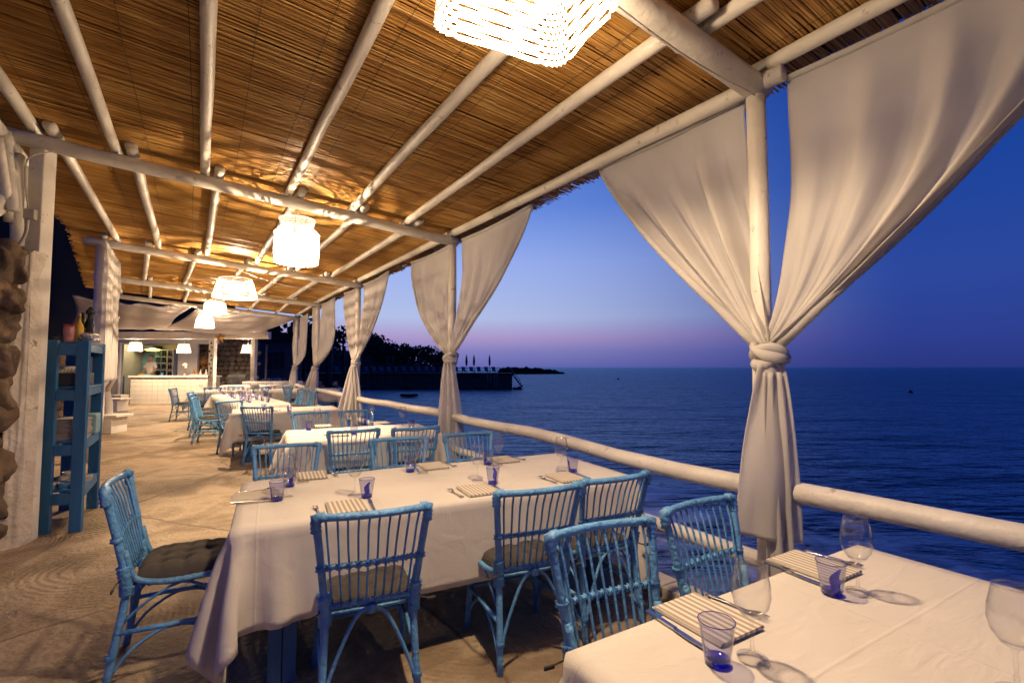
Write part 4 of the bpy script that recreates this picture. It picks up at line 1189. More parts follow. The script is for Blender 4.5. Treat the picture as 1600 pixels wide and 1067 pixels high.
tum(762, 726, 'deep blue tumbler behind, close to the far-side wine glass', 1.6)
tum(895, 737, 'pale blue tumbler at the sea end of the long table', .2)
# second table
setting(530, 680, D3, False, 'on the second table before its left chair')
setting(642, 672, D3, False, 'on the second table before its right chair')
setting(505, 666, D3, True, 'on the far side of the second table, left')
setting(595, 661, D3, True, 'on the far side of the second table, right')
wine(495, 670, 'clear wine glass on the far side of the second table, left'); wine(539, 673, 'clear wine glass before the left near chair of the second table')
wine(580, 662, 'clear wine glass on the far side of the second table, right'); wine(629, 665, 'clear wine glass against the sea at the right of the second table')
tum(482, 672, 'blue-based tumbler at the left of the second table', 2); tum(569, 664, 'dark blue tumbler on the far side of the second table', 3)
tum(553, 679, 'blue tumbler behind the left near chair of the second table', 4); tum(643, 671, 'blue tumbler behind the right near chair of the second table', 1)
# third table
wine(448, 638, 'clear wine glass on the third table'); tum(452, 643, 'blue tumbler on the third table beside the wine glass', 2)
tum(412, 641, 'blue tumbler on the third table seen through a chair back', 3)
setting(424, 642, D4, False, 'on the third table')
# crowded far rows
rr = random.Random(9)
for k in range(9):
    for side in (.2, .72):
        q = a5+D5*(L5_*(.06+.1*k))+n5*(W5*side)+Vector((rr.uniform(-.05, .05), rr.uniform(-.05, .05), 0)); q.z = ZS
        put(wine0, q, 0, 'small wine glass in the double row along the long far tables', 'wine glasses on the far row', .8)
        q2 = q+D5*.13+n5*.08*(1 if side < .5 else -1)
        put(tumb0, q2, rr.random()*6, 'blue-based tumbler in the double row along the long far tables', 'tumblers on the far row')
for (tt, Lq, nm) in ((T6, 1.9, 'far left table'), (T7, 2.4, 'farthest table near the railing'), (T8, 3.0, 'table by the stone wall')):
    c, d, n_ = tt
    for k in range(5):
        for s in (-1, 1):
            q = c+d*(Lq*(-.42+.21*k))+n_*(.24*s); q.z = ZS
            put(wine0, q, 0, 'small wine glass on the '+nm, 'wine glasses on the '+nm)
            q = q+d*.1; put(tumb0, q, 1, 'blue-based tumbler on the '+nm, 'tumblers on the '+nm)
# ------------------------------------------------------------------ blue shelf and what stands on it
sA = spot(58, 835, 0); sB = spot(127, 830, 0)
sd = (sB-sA); sd.normalize(); sn = Vector((-sd.y, sd.x, 0)); sw = (sB-sA).length; sl = .88
sn = U.copy(); H = 1.745
sh = thing('blue_shelf', 'tall blue wooden shelf stand beside the white pillar', 'shelf', sA, math.atan2(sd.y, sd.x))
M_ = Matrix.Rotation(-math.atan2(sd.y, sd.x), 3, 'Z')
ln = M_ @ sn       # long direction in local coordinates
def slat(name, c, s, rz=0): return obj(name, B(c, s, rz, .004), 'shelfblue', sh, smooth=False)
la = math.atan2(ln.y, ln.x)
for k in (0, 1):
    for x in (0, 1):
        q = Vector((sw*x, 0, 0))+ln*(sl*k)
        q += Vector((.045 if x == 0 else -.045, 0, 0))
        slat('post', (q.x, q.y, H/2), (.095, .042, H))
levels = [.36, .80, 1.30, 1.715]
for z in levels:
    for k in (0, 1):
        q = Vector((sw/2, -.0, 0))+ln*(sl*k); slat('cross_bar', (q.x, q.y+.001, z-.06), (sw-.19, .030, .10))
    for x in (.02, sw-.02):
        q = Vector((x, 0, 0))+ln*(sl/2); slat('side_bar', (q.x, q.y, z-.04), (sl-.05, .022, .07), la)
    for m in range(4):
        q = Vector(((m+.5)*sw/4, 0, 0))+ln*(sl/2)
        bm = bmesh.new(); w2 = sw/8-.004
        # board as a sheared slab that follows the stand's long side
        pl = [(q.x-w2-ln.x*sl*.48, q.y-ln.y*sl*.48), (q.x+w2-ln.x*sl*.48, q.y-ln.y*sl*.48), (q.x+w2+ln.x*sl*.48, q.y+ln.y*sl*.48), (q.x-w2+ln.x*sl*.48, q.y+ln.y*sl*.48)]
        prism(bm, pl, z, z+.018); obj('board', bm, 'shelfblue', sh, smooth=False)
def on_shelf(f, g, lv):
    q = Vector((sw*f, 0, 0))+ln*(sl*g); w_ = sh.matrix_basis @ Vector((q.x, q.y, levels[lv]+.019)); return w_
bpy.context.view_layer.update()
def on_shelf(f, g, lv):
    q = sA+sd*(sw*f)+sn*(sl*g); return Vector((q.x, q.y, levels[lv]+.019))
rzs = math.atan2(sd.y, sd.x)
t = thing('pink_jar', 'pink glass jar on top of the blue shelf', 'jar', on_shelf(.46, .14, 3)); obj('body', lathe([(0, 0), (.045, 0), (.05, .05), (.052, .12), (.048, .14)], 20), 'pink', t); obj('lid', lathe([(.05, .14), (.05, .165), (0, .17)], 20), 'red', t)
def bottle(f, g, h, lab, m='bottle', lm='label', band=True, capm='dark'):
    t = thing('bottle', lab, 'bottle', on_shelf(f, g, 3), 0, 'bottles on top of the blue shelf')
    obj('body', lathe([(0, 0), (.036, 0), (.037, .02), (.037, h*.52), (.03, h*.62), (.014, h*.72), (.013, h*.93), (0, h*.93)], 20), m, t)
    if band: obj('paper_label', lathe([(.0378, h*.15), (.0378, h*.42)], 20), lm, t)
    obj('stopper', lathe([(.0, h*.93), (.015, h*.93), (.016, h), (0, h)], 12), capm, t)
bottle(.66, .16, .27, 'squat yellow oil bottle with a metal pourer on the shelf', 'yellow', band=False, capm='steel')
bottle(.64, .40, .30, 'dark bottle standing behind the oil bottle on the shelf')
bottle(.83, .34, .34, 'tall dark labelled bottle beside the pepper mill')
t = thing('pepper_mill', 'tall dark turned pepper mill on the blue shelf', 'pepper mill', on_shelf(.88, .26, 3))
obj('body', lathe([(0, 0), (.03, 0), (.024, .05), (.03, .1), (.02, .17), (.028, .22), (.02, .26)], 18), 'bottle', t)
obj('head', lathe([(.02, .262), (.036, .285), (.034, .31), (.014, .33), (.014, .34), (0, .352)], 18), 'bottle', t)
t = tag(obj('foil_bowl', rocklump((.07, .065, .05), 3.3, 3, .25), 'foil'), 'crumpled silvery foil bundle at the shelf edge', 'foil'); t.location = on_shelf(.95, .10, 3)+Vector((0, 0, .045))
t = tag(obj('orange_bowl', lathe([(.03, 0), (.07, .03), (.09, .05), (.085, .052), (.03, .01), (0, .008)], 24), 'wood'), 'low brown dish at the back of the shelf top', 'dish'); t.location = on_shelf(.18, .42, 3)
t = tag(obj('tray', B((0, 0, .06), (.24, .5, .12), 0, .01), 'blackplate', smooth=False), 'black box tray full of napkins on the upper shelf', 'tray'); t.location = on_shelf(.5, .34, 2); t.rotation_euler = (0, 0, la+rzs-PI/2)
for k in range(4):
    o = nap0.copy(); COL.objects.link(o); o.location = on_shelf(.5, .22+.03*k, 2)+Vector((0, 0, .122+.015*k)); o.rotation_euler = (.03*k, 0, rzs+.2*k+.1)
    tag(o, 'striped napkin in the loose pile on the upper shelf tray', 'napkin', 'napkins piled on the shelf tray')
plate = None
for k in range(15):
    if plate is None:
        plate = obj('placemat', B((0, 0, .005), (.27, .36, .0085), 0, .003), 'ceramic', smooth=False); o = plate
    else: o = plate.copy(); COL.objects.link(o)
    o.location = on_shelf(.5, .28, 1)+Vector((random.uniform(-.005, .005), random.uniform(-.005, .005), .0125*k)); o.rotation_euler = (0, 0, la+rzs-PI/2+random.uniform(-.05, .05))
    tag(o, 'grey plate-like mat in the tall stack on the middle shelf', 'mat', 'stacked mats on the middle shelf')
o = nap0.copy(); COL.objects.link(o); o.location = on_shelf(.5, .2, 1)+Vector((0, 0, .19)); o.rotation_euler = (0, 0, rzs); tag(o, 'striped napkin lying on top of the mat stack', 'napkin')
t = tag(obj('storage_bin', B((0, 0, .1), (.14, .3, .2), 0, .02), 'paleblue', smooth=False), 'pale green plastic box at the aisle end of the middle shelf', 'box'); t.location = on_shelf(.80, .72, 1); t.rotation_euler = (0, 0, la+rzs-PI/2)
cup = None
for k, (f, g, cm) in enumerate([(.2, .12, 0), (.5, .28, 0), (.8, .14, 0), (.25, .45, 0), (.85, .5, 0), (.52, .10, 1), (.6, .6, 0), (.3, .75, 0)]):
    o = obj('ramekin', lathe([(0, 0), (.045, 0), (.052, .02), (.054, .055), (.05, .056), (.047, .02), (0, .012)], 22), 'shelfblue' if cm else 'ceramic')
    o.location = on_shelf(f, g, 0)
    tag(o, 'small glazed blue bowl among the white ones on the low shelf' if cm else 'small white ramekin among others on the lowest shelf', 'bowl', None if cm else 'white ramekins on the lowest shelf')

# ------------------------------------------------------------------ left stone pillar and plastered face
w0 = spot(53, 850, 0)+Vector((-.07, -.06, 0))         # plaster corner towards the shelf
pil = thing('stone_pillar', 'rough volcanic stone wall end with a plastered white face at the left edge', 'wall', (w0.x, w0.y, 0))
Pd = Vector((-.50, -.87, 0)).normalized()      # across the plaster face, to the left
Wd = Vector((-.30, -.95, 0)).normalized()     # wall runs back towards the camera's left
def ply(t_, z): return w0+Pd*t_+Vector((0, 0, z))
nu, nv = 16, 60; G = np.zeros((nu, nv, 3))
for i in range(nu):
    for j in range(nv):
        z = -.02+2.52*j/(nv-1); wd = .17-.085*z/2.5+.028*noise.noise(Vector((z*1.6, 3, 1)))+.02*noise.noise(Vector((z*6, 1, 1)))
        p = ply(wd*i/(nu-1), z)+Vector((noise.noise(Vector((i*.3, z*2, 0))), noise.noise(Vector((i*.4, z*2.3, 5))), 0))*.010
        p.z += -.10*(i/(nu-1))*(j/(nv-1))
        G[i, j] = p
obj('plaster_face', grid_mesh(G), 'plaster', pil, True)
G2 = G.copy(); 
Gs = np.zeros((6, nv, 3))
for i in range(6):
    Gs[i] = G[0]+np.array([-.1, .99, 0])*(.12*i/5)
obj('plaster_return', grid_mesh(Gs), 'plaster', pil, True)
Gt = np.array([[G[i, -1]+np.array([U.x, U.y, 0])*(.32*k/3) for k in range(4)] for i in range(nu)])*1.0
obj('plaster_top', grid_mesh(Gt), 'plaster', pil, True)
core = bmesh.new()
c0 = ply(.19, 0)
box(core, (ply(.66, 1.15)+Vector((-.87, .5, 0))*.32)[:], (1.1, .46, 2.3), math.atan2(Pd.y, Pd.x))
obj('mortar_core', core, 'mortar', pil, True, False)
k = 0; rr = random.Random(21)
z = .05
while z < 2.62:
    hh = rr.uniform(.18, .38); x = .13-.08*z/2.5+rr.uniform(-.02, .02)
    while x < .95:
        ww = rr.uniform(.16, .34)
        top_lim = 2.35+.55*min(1, max(0, (x-.25)/.45))
        if z < top_lim:
            st = rocklump((ww*.60, .19, hh*.60), k*1.7+2, 4 if x < .55 else 3, .34)
            for vv in st.verts: vv.co += noise.noise_vector(vv.co*14+Vector((k, 0, 0)))*.016+noise.noise_vector(vv.co*34)*.006
            q = ply(x+ww/2, z+hh/2)+Vector((-.87, .5, 0))*(.07+rr.uniform(-.03, .02))
            bmesh.ops.transform(st, matrix=Matrix.Translation(q) @ Matrix.Rotation(math.atan2(Pd.y, Pd.x), 4, 'Z') @ Matrix.Rotation(rr.uniform(-.2, .2), 4, 'Y'), verts=st.verts)
            obj('stone', st, 'stone', pil, True)
        x += ww*.92; k += 1
    z += hh*.9
# stones at the foot of the inland side beyond the shelf
inw = thing('inland_wall', 'dark stone retaining wall behind the inland posts and the blue shelf', 'wall', (-7.3, 6.8, 0))
rr = random.Random(5)
wa, wb = Vector((-6.3, 5.1, 0)), Vector((-11.6, 12.6, 0)); wdv = (wb-wa).normalized(); wnn = Vector((wdv.y, -wdv.x, 0))
obj('mortar_core', B(((wa+wb)/2+Vector((0, 0, .85))-wnn*.3)[:], ((wb-wa).length, .5, 1.7), math.atan2(wdv.y, wdv.x)), 'mortar', inw, True, False)
bm = bmesh.new(); k = 0
s = 0
while s < (wb-wa).length:
    z = 0; ww = rr.uniform(.22, .42)
    while z < 1.75+.25*noise.noise(Vector((s, 0, 0))):
        hh = rr.uniform(.16, .32); st = rocklump((ww*.55, .14, hh*.55), k*.77, 2, .25)
        q = wa+wdv*s-wnn*.06+Vector((0, 0, z+hh/2))
        bmesh.ops.transform(st, matrix=Matrix.Translation(q) @ Matrix.Rotation(math.atan2(wdv.y, wdv.x), 4, 'Z'), verts=st.verts)
        obj('stone', st, 'stone', inw, True); z += hh*.95; k += 1
    s += ww*.95
bm.free()
# white pole balustrade above the pillar
tr = thing('pole_balustrade', 'white balustrade of crossed rough poles above the stone pillar', 'balustrade', (w0.x-.5, w0.y, 2.4))
def pl_(u, v, zz, Y):  # point at pixel with a given depth
    x = (u-800)/F; y = (533.5-v)/F; d = Vector((x, math.cos(TH)-y*math.sin(TH), math.sin(TH)+y*math.cos(TH))); return Vector((0, 0, EYE))+d*(Y/d.y)
for (u0_, v0_, Y0), (u1_, v1_, Y1), r in [((-30, 165, 3.6), (44, 262, 4.5), .055), ((-40, 215, 3.6), (50, 345, 4.5), .055), ((6, 205, 3.95), (20, 330, 3.95), .05),
                               ((22, 250, 4.1), (26, 385, 4.1), .05), ((36, 262, 4.35), (44, 390, 4.35), .055), ((-10, 330, 3.8), (30, 245, 4.2), .045), ((14, 345, 4.0), (-5, 215, 3.7), .04),
                               ((44, 262, 4.5), (60, 300, 4.6), .05), ((-20, 340, 3.7), (40, 300, 4.4), .04)]:
    log('pole', pl_(u0_, v0_, 0, Y0), pl_(u1_, v1_, 0, Y1), r, tr, u0_*.3, 10)
# cable conduit and junction box on the inland post
jb = thing('junction_box', 'small white junction box on the inland post with its conduit', 'junction box', L[2]+Vector((.12, -.05, 2.75)))
obj('box', B((L[2]+Vector((.15, -.06, 2.80)))[:], (.075, .05, .085), .3, .006), 'grey', jb, True, False)
obj('conduit', T(curve([L[2]+Vector((.15, -.08, 2.75)), L[2]+Vector((.13, -.08, 2.60)), L[2]+Vector((.05, -.12, 2.42)), L[2]+Vector((-.05, -.15, 2.30))], 4), .013, 8), 'grey', jb, True)
obj('wire', T(curve([across(2, .05, -.05), L[2]+Vector((.16, -.1, 3.28)), L[2]+Vector((.13, -.1, 3.1)), L[2]+Vector((.15, -.08, 2.85))], 5), .006, 6), 'grey', jb, True)

# driftwood trunk and white bench blocks in the aisle
tp = Vector((-9.72, 11.62, 0))
dt = thing('driftwood_trunk', 'pale gnarled tree trunk standing by the inland curtains', 'tree trunk', (tp.x, tp.y, 0))
pts = curve([tp, tp+Vector((.05, 0, .5)), tp+Vector((-.05, .02, 1.1)), tp+Vector((.03, 0, 1.7)), tp+Vector((-.02, 0, 2.4)), tp+Vector((.03, .02, 3.3))], 5)
obj('trunk', T(pts, [.12*(1-.025*i)*(1+.2*noise.noise(Vector((i*.6, 0, 3)))) for i in range(len(pts))], 14), 'white', dt, True)
for z, dx, dz in ((.9, .3, .35), (1.4, -.28, .4), (2.2, .3, .5), (2.7, -.25, .4)):
    obj('branch_stub', T([tp+Vector((0, 0, z)), tp+Vector((dx*.5, -.05, z+dz*.6)), tp+Vector((dx, -.08, z+dz))], [.06, .045, .02], 8), 'white', dt, True)
def bench(u, v, w, h, lab):
    p = spot(u, v, 0); t = thing('plinth', lab, 'plinth', p, 0)
    obj('block', B((0, .2, h/2), (w, .45, h), 0, .015), 'white', t, smooth=False)
    obj('cap', B((.06, .2, h+.025), (w+.12, .5, .05), 0, .01), 'white', t, smooth=False)
bench(163, 678, .34, .37, 'white block plinth beside the blue shelf at the aisle edge')
bench(172, 643, .5, .38, 'low white bench block behind the nearer plinth')

# ------------------------------------------------------------------ far building with counter, beam and kitchen
yk = 19.5
def kx(u, Y=yk): return (u-800)/F*Y
def kz(v, Y=yk): return EYE+(573-v)/F*Y
ctr = thing('counter', 'white tiled bar counter in front of the open kitchen', 'counter', (kx(266), yk+.4, 0))
x0, x1 = kx(206), kx(326); hc = 1.08
obj('core', B(((x0+x1)/2, yk+.41, hc/2), (x1-x0, .8, hc)), 'grout', ctr, True, False)
obj('top_slab', B(((x0+x1)/2, yk+.38, hc+.03), (x1-x0+.1, .95, .06), 0, .01), 'white', ctr, True, False)
nx_, nz_ = 14, 6; tw = (x1-x0)/nx_; th = hc/nz_; tile0 = None
for i in range(nx_):
    for j in range(nz_):
        if tile0 is None: tile0 = obj('tile', B((0, 0, 0), (tw-.010, .02, th-.010), 0, .003), 'tile', ctr, smooth=False); o = tile0
        else: o = tile0.copy(); COL.objects.link(o); o.parent = ctr
        o.location = Vector((x0+tw*(i+.5), yk-.001+random.uniform(-.002, .001), th*(j+.5)))-ctr.location
t = tag(obj('step_block', B((kx(194.5+17), yk-.7, .21), (.42, .4, .42), 0, .01), 'wall', smooth=False), 'small grey block at the left foot of the tiled counter', 'block')
yp = 18.5
ph = thing('porch', 'white beam and posts carrying the far kitchen porch', 'porch', (kx(300), yp, 0))
zb = kz(524, yp); obj('beam', B(((kx(168, yp)+kx(421, yp))/2, yp, zb), (kx(421, yp)-kx(168, yp), .22, .28), -.0, .02), 'white', ph, True, False)
for u in (332, 396.5): obj('post', B((kx(u, yp), yp+.02, zb/2-.07), (.20 if u < 350 else .15, .2, zb-.14), 0, .01), 'white', ph, True, False)
kit = thing('kitchen', 'open lit kitchen room behind the counter', 'building', (kx(235), 22, 0))
Yb_ = 23.2
obj('back_wall', B((kx(235, Yb_), Yb_+.1, 1.5), (4.2, .1, 3.2)), 'kitchen', kit, True, False)
obj('ceiling', B((kx(235, 22), 22.2, 2.72), (4.4, 2.2, .08)), 'wall', kit, True, False)
obj('roof_front', B((kx(250, 21), 21.1, 2.66), (5.0, .14, .34)), 'wall', kit, True, False)
obj('side_wall', B((kx(183, 21.4), 21.9, 1.3), (.12, 2.4, 2.7)), 'wall', kit, True, False)
obj('side_wall', B((kx(290, 21.0), 21.2, 1.3), (.85, .12, 2.5)), 'wall', kit, True, False)
obj('open_shutter', B((kx(185, 20.6), 20.6, 1.28), (.42, .06, 2.5)), 'wall', kit, True, False)
obj('shutter_stripe', B((kx(191, 20.6), 20.5, 1.28), (.06, .08, 2.5)), 'white', kit, True, False)
obj('steel_splashback', B((kx(207, Yb_), Yb_+.0, 1.35), (.92, .04, 1.0)), 'steelwall', kit, True, False)
obj('hood', B((kx(222, 22.6), 22.6, 2.35), (1.4, .7, .25)), 'dark', kit, True, False)
obj('pale_panel', lathe([(0, 0), (.0, .01)], 3), 'paleblue', kit)
bm = bmesh.new(); xx = kx(233, 22.6); w_ = .42
prof = [(xx-w_, .3), (xx+w_, .3), (xx+w_, 1.85)]+[(xx+math.cos(a)*w_, 1.85+math.sin(a)*.4) for a in np.linspace(0, PI, 9)]
va = [bm.verts.new((x_, 22.7, z_)) for x_, z_ in prof]; vb = [bm.verts.new((x_, 22.76, z_)) for x_, z_ in prof]
bm.faces.new(va); bm.faces.new(list(reversed(vb)))
for i in range(len(prof)): bm.faces.new((va[i], vb[i], vb[(i+1) % len(prof)], va[(i+1) % len(prof)]))
obj('arched_door', bm, 'paleblue', kit, True, False)
kl = bpy.data.lights.new('kitchen_light', 'AREA'); kl.energy = 30; kl.color = (1, .85, .45); kl.size = 1.0
ko = bpy.data.objects.new('kitchen_light', kl); COL.objects.link(ko); ko.parent = kit; ko.location = Vector((kx(225, 22), 21.9, 2.62))-kit.location
o = obj('ceiling_lamp', lathe([(0, .0), (.22, .02), (.3, .08), (0, .16)], 20), 'bulb_y', kit) if False else None
M['bulby'] = emissive('yellow_lamp', (1, .70, .15), 3)
o = obj('ceiling_lamp', lathe([(0, .0), (.22, .02), (.32, .08), (0, .16)], 20), 'bulby', kit); o.location = Vector((kx(246, 22.3), 22.0, 2.20))-kit.location
cb = obj('cabinet', B((kx(196, 21.5), 20.9, .55), (.5, .6, 1.1)), 'shelfblue', kit, True, False)
# bottle rack
rk = thing('bottle_rack', 'white rack with rows of wine bottles inside the kitchen', 'rack', (kx(262, 22.4), 22.4, .9))
bx0, bx1 = kx(246.5, 22.4), kx(274, 22.4); bz0, bz1 = kz(588, 22.4), kz(547, 22.4)
for q in range(4): obj('upright', B((bx0+(bx1-bx0)*q/3, 22.4, (bz0+bz1)/2), (.035, .3, bz1-bz0)), 'paleblue' if q < 2 else 'white', rk, True, False)
for q in range(5): obj('shelf_board', B(((bx0+bx1)/2, 22.4, bz0+(bz1-bz0)*q/4), (bx1-bx0+.03, .3, .03)), 'white', rk, True, False)
bb = None
for q in range(4):
    for k in range(9):
        if q > 1 and k < 3: continue
        if bb is None: bb = obj('wine_bottle', lathe([(0, 0), (.035, 0), (.035, .15), (.014, .19), (.013, .24), (0, .24)], 10), 'bottle'); o = bb
        else: o = bb.copy(); COL.objects.link(o)
        o.location = (bx0+.06+(bx1-bx0-.12)*k/8, 22.32, bz0+(bz1-bz0)*q/4+.016)
        tag(o, 'dark wine bottle in the rack behind the waiter', 'bottle', 'wine bottles in the kitchen rack')
# things on the counter
t = thing('orchid', 'white orchid in a small pot on the counter', 'plant', (kx(279.5), yk+.4, hc+.06))
obj('pot', lathe([(0, 0), (.05, 0), (.06, .1), (0, .1)], 14), 'grey', t); obj('stem', T(curve([(0, 0, .1), (.02, 0, .3), (0, 0, .48)], 4), .006, 5), 'leaf', t)
for k, (dx, dz) in enumerate(((0, .47), (-.05, .44), (.04, .36), (.05, .46))): 
    o = obj('flower', rocklump((.055, .02, .05), k+1.5, 2, .3), 'white', t); o.location = (dx, -.02, dz)
t = tag(obj('serving_tray', B((kx(306), yk+.4, hc+.09), (.75, .4, .05), 0, .01), 'ceramic', smooth=False), 'long pale serving tray at the right end of the counter', 'tray')
for k, u in enumerate((291, 296, 302, 311)):
    o = obj('carafe', lathe([(0, 0), (.04, 0), (.05, .06), (.02, .14), (.025, .19)], 12), 'orange' if k < 2 else 'grey'); o.location = (kx(u), yk+.5, hc+.115)
    tag(o, 'amber carafe on the counter tray' if k < 2 else 'pale jug on the counter tray', 'carafe', 'carafes on the counter tray' if k < 2 else 'jugs on the counter tray')
o = tag(obj('bread_board', B((kx(215), yk+.4, hc+.09), (.3, .3, .06), 0, .01), 'label', smooth=False), 'yellowish bread board at the left end of the counter', 'board')
o = tag(obj('menu_pile', B((kx(226), yk+.3, hc+.08), (.26, .3, .04), 0, .004), 'paleblue', smooth=False), 'pile of pale blue menus on the counter', 'menus')
o = tag(obj('blue_cup', lathe([(0, 0), (.04, 0), (.05, .12), (0, .11)], 14), 'shelfblue'), 'blue cup standing in front of the waiter', 'cup'); o.location = (kx(246), yk+.3, hc+.06)
# porch lamps
for u, v0, v1, lab in ((212, 548, 535, 'small bell lamp over the left end of the counter'), (287.5, 551, 538, 'small bell lamp over the right part of the counter'),
                       (387.5, 551, 539, 'small bell lamp at the right end of the porch beam')):
    zq = kz(v0, yp); ht = kz(v1, yp)-zq
    lamp((kx(u, yp), yp-.02, zq), lab, [(.24, 0), (.19, ht*.85), (.17, ht)], 62, kz(529, yp)-zq, 'shade', .25, .05, 24, 'small bell lamps under the porch beam', .06, bulbz=ht*.3)
sf = thing('starfish', 'dried orange starfish hung on the porch beam', 'starfish', (kx(347, yp), yp-.16, kz(528, yp)))
bm = bmesh.new(); pr = []
for k in range(10):
    a = k*PI/5+.3; r = .24 if k % 2 == 0 else .09; pr.append((math.cos(a)*r, math.sin(a)*r))
va = [bm.verts.new((x_, 0, z_)) for x_, z_ in pr]; c_ = bm.verts.new((0, -.06, 0)); c2 = bm.verts.new((0, .02, 0))
for i in range(10): bm.faces.new((va[i], va[(i+1) % 10], c_)); bm.faces.new((va[(i+1) % 10], va[i], c2))
obj('arms', bm, 'star', sf, smooth=False)
ms = thing('shell_mobile', 'string of dark shells hanging down the porch post', 'mobile', (kx(333, yp), yp-.14, kz(530, yp)))
for k in range(9):
    o = obj('shell', rocklump((.035, .02, .04), k+2.2, 1, .3), 'dark', ms, smooth=False); o.location = (.05*math.sin(k*2.2), 0, -.15-k*.16)
obj('string', T([(0, .03, 0), (0, .03, -1.6)], .006, 4), 'wood', ms)
# waiter
def person():
    base = Vector((kx(236, 20.9), 20.9, .22))
    w = thing('person', 'waiter in a cream shirt standing behind the counter', 'person', base)
    def skin(name, verts, edges, radii, m, root=0):
        me = bpy.data.meshes.new(name); me.from_pydata(verts, edges, []); me.materials.append(M[m])
        o = bpy.data.objects.new(name, me); COL.objects.link(o); o.parent = w
        md = o.modifiers.new('skin', 'SKIN'); md.use_smooth_shade = True
        for i, r in enumerate(radii): me.skin_vertices[0].data[i].radius = r if isinstance(r, tuple) else (r, r)
        me.skin_vertices[0].data[root].use_root = True
        o.modifiers.new('sub', 'SUBSURF').levels = 2; o.modifiers['sub'].render_levels = 2
        return o
    skin('body', [(0, 0, .95), (0, .0, 1.15), (0, 0, 1.35), (0, 0, 1.46), (0, -.01, 1.54), (0, -.02, 1.66), (0, -.02, 1.76),
                  (-.19, 0, 1.42), (-.24, -.02, 1.14), (-.20, -.20, .99), (.19, 0, 1.42), (.25, -.03, 1.15), (.2, -.2, 1.0), (-.17, -.27, .98), (.17, -.27, .99),
                  (-.10, 0, .88), (-.11, .02, .48), (-.11, .02, .06), (-.11, -.12, .03), (.10, 0, .88), (.11, .02, .48), (.11, .02, .06), (.11, -.12, .03)],
         [(0, 1), (1, 2), (2, 3), (3, 4), (4, 5), (5, 6), (2, 7), (7, 8), (8, 9), (9, 13), (2, 10), (10, 11), (11, 12), (12, 14), (0, 15), (15, 16), (16, 17), (17, 18), (0, 19), (19, 20), (20, 21), (21, 22)],
         [(.14, .10), (.14, .10), (.16, .11), (.10, .08), .05, (.078, .095), (.05, .06), .062, .045, .034, .062, .045, .034, .028, .028, .085, .06, .042, .035, .085, .06, .042, .035], 'skin')
    skin('shirt', [(0, 0, .90), (0, 0, 1.12), (0, 0, 1.36), (0, 0, 1.455), (-.195, 0, 1.42), (-.235, -.01, 1.2), (.195, 0, 1.42), (.24, -.01, 1.2)],
         [(0, 1), (1, 2), (2, 3), (2, 4), (4, 5), (2, 6), (6, 7)], [(.165, .125), (.16, .12), (.185, .13), (.10, .09), .08, .072, .08, .072], 'shirt')
    skin('hair', [(0, .01, 1.73), (0, .03, 1.79)], [(0, 1)], [(.085, .09), (.06, .07)], 'hair')
    skin('nose', [(0, -.10, 1.67), (0, -.118, 1.65)], [(0, 1)], [.014, .016], 'skin')
    for s in (-1, 1):
        o = obj('eye', lathe([(0, -.01), (.01, 0), (0, .01)], 8), 'hair', w); o.location = (s*.032, -.105, 1.69)
        o = obj('ear', rocklump((.012, .02, .03), 1.1, 2, .1), 'skin', w); o.location = (s*.086, -.01, 1.67)
        for f_ in range(5):
            x_ = s*(.145+.014*f_); ang = -.02*f_
            skin('finger', [(x_, -.28, .985), (x_, -.325+.006*abs(f_-2), .975), (x_, -.35+.01*abs(f_-2), .955)], [(0, 1), (1, 2)], [.010, .009, .007], 'skin')
person()
# far stone wall
fw = thing('far_stone_wall', 'dark lava-stone wall behind the far tables', 'wall', (kx(350, 22.5), 22.5, 0))
xa, xb = kx(302, 22.5), kx(396, 22.5)
obj('mortar_core', B(((xa+xb)/2, 22.8, 1.45), (xb-xa, .5, 2.9)), 'mortar', fw, True, False)
bm = bmesh.new(); k = 0; z = .1; rr = random.Random(77)
while z < 2.9:
    x = xa; hh = rr.uniform(.16, .3)
    while x < xb:
        ww = rr.uniform(.2, .42); st = rocklump((ww*.52, .12, hh*.52), k*.9, 2, .22)
        bmesh.ops.translate(st, vec=(x+ww/2, 22.55, z+hh/2), verts=st.verts)
        obj('stone', st, 'farstone', fw, True); x += ww; k += 1
    z += hh*.95
bm.free()
t = thing('potted_shrub', 'small orange-leaved shrub in front of the dark wall', 'plant', (kx(320, 21.5), 21.5, .9))
obj('crown', crown(5, .32, .35, 160, .07), 'orange', t, smooth=False).location = (0, 0, .75)
obj('stem', T([(0, 0, -.9), (0, 0, .6)], .02, 6), 'dark', t)
# dark jacket over a chair far back
jk = rocklump((.36, .16, .26), 8.2, 3, .25); o = obj('dark_jacket', jk, 'dark'); o.location = spot(370, 600, .8)+Vector((0, 0, .22)); tag(o, 'black jacket heaped over a chair back by the stone wall', 'jacket')
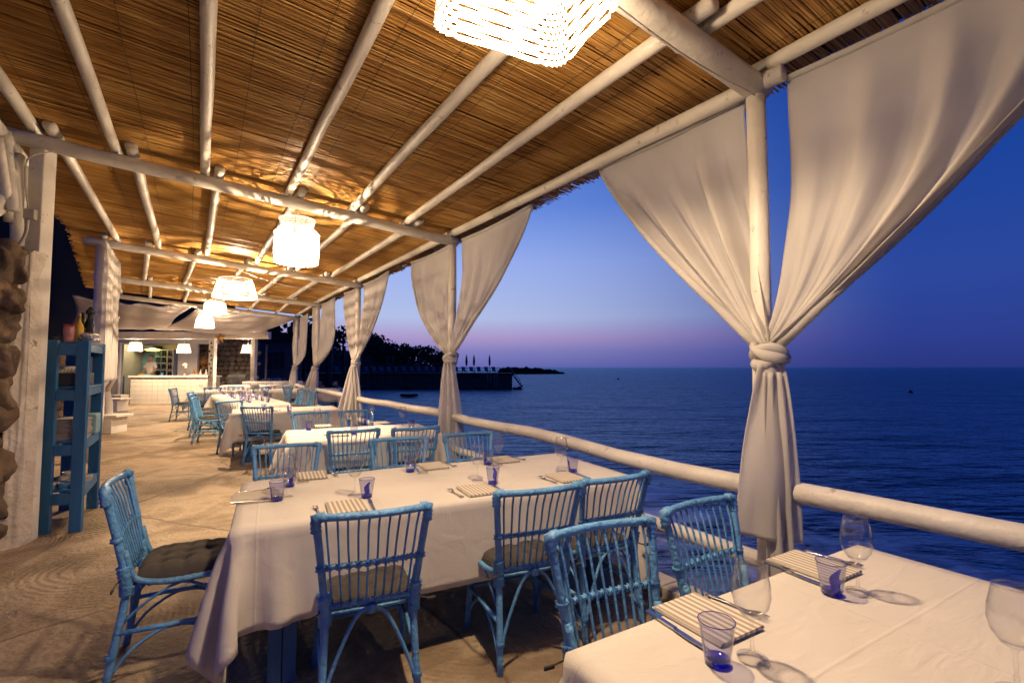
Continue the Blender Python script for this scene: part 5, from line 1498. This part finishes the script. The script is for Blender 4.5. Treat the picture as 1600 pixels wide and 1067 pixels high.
# shade sails between pergola and porch
def sail(name, A, Bq, C, D, sag, lab, nu=24, nv=20, seed=0, edge=.25):
    G = np.zeros((nu, nv, 3)); A, Bq, C, D = map(Vector, (A, Bq, C, D))
    for i in range(nu):
        for j in range(nv):
            u, v = i/(nu-1), j/(nv-1)
            p = A.lerp(Bq, u).lerp(D.lerp(C, u), v)
            cen = Vector((A+Bq+C+D))/4; pull = edge*((4*u*(1-u))*(abs(2*v-1)**3)+(4*v*(1-v))*(abs(2*u-1)**3))
            p = p.lerp(cen, pull*.5)
            p.z -= sag*(4*u*(1-u))*(4*v*(1-v))-.0; p.z += .05*noise.noise(Vector((u*6, v*2, seed)))+.03*math.sin(u*22+seed)*(1-v)
            G[i, j] = p
    o = solid(obj(name, grid_mesh(G), 'sail'), .004); tag(o, lab, 'shade sail', 'pale shade sails before the kitchen'); return o
e5a, e5b = across(5, .02), across(5, .97)
tA, tB = Vector((kx(150, 18.5), 18.4, kz(513, 18.5))), Vector((kx(415, 18.5), 18.4, kz(521, 18.5)))
m5 = e5a.lerp(e5b, .38); mt_ = tA.lerp(tB, .35)
sail('shade_sail', e5a+Vector((-1.2, 0, .0)), m5+Vector((0, 0, -.05)), mt_+Vector((.6, 0, 0)), tA+Vector((-1, 0, 0)), .30, 'left pale canvas sail spanning from pergola to kitchen', seed=1, edge=.22)
sail('shade_sail', m5+Vector((.2, 0, -.05)), e5b+Vector((.3, 0, -.02)), tB, mt_, .30, 'right pale canvas sail narrowing over the porch beam', seed=4, edge=.22)
# dim far building and poles at the night side
fb = thing('far_house', 'dim blue-lit house beyond the end of the terrace', 'house', (px(440, 30), 30, 0))
obj('wall', B((px(432, 32), 32, 1.6), (3.2, .4, 3.2)), material('dim_blue_wall', (.06, .07, .12), .9), fb, True, False)
for u in (420, 430, 440): obj('window', B((px(u, 31.7), 31.76, 1.9), (.3, .06, 1.1)), 'dark', fb, True, False)
obj('roof', B((px(432, 32), 32, 3.3), (3.6, 1.0, .16)), 'dark', fb, True, False)
for u in (416, 402): 
    pz = thing('far_pole', 'thin grey pole at the dark end of the terrace' if u == 416 else 'second thin pole behind the porch end', 'pole', (px(u, 24), 24, 0)); obj('shaft', T([(0, 0, 0), (0, 0, 2.6)], .05, 8), 'wood', pz); obj('foot', lathe([(0, 0), (.1, 0), (.1, .06), (0, .06)], 10), 'wood', pz)
lpz = thing('lamp_post', 'unlit thin lamp post on the pier approach', 'lamp post', (px(519, 60), 60, -1)); obj('shaft', T([(0, 0, 0), (0, 0, 6.2)], .05, 8), 'grey', lpz); obj('head', B((.15, 0, 6.2), (.5, .15, .08)), 'grey', lpz)
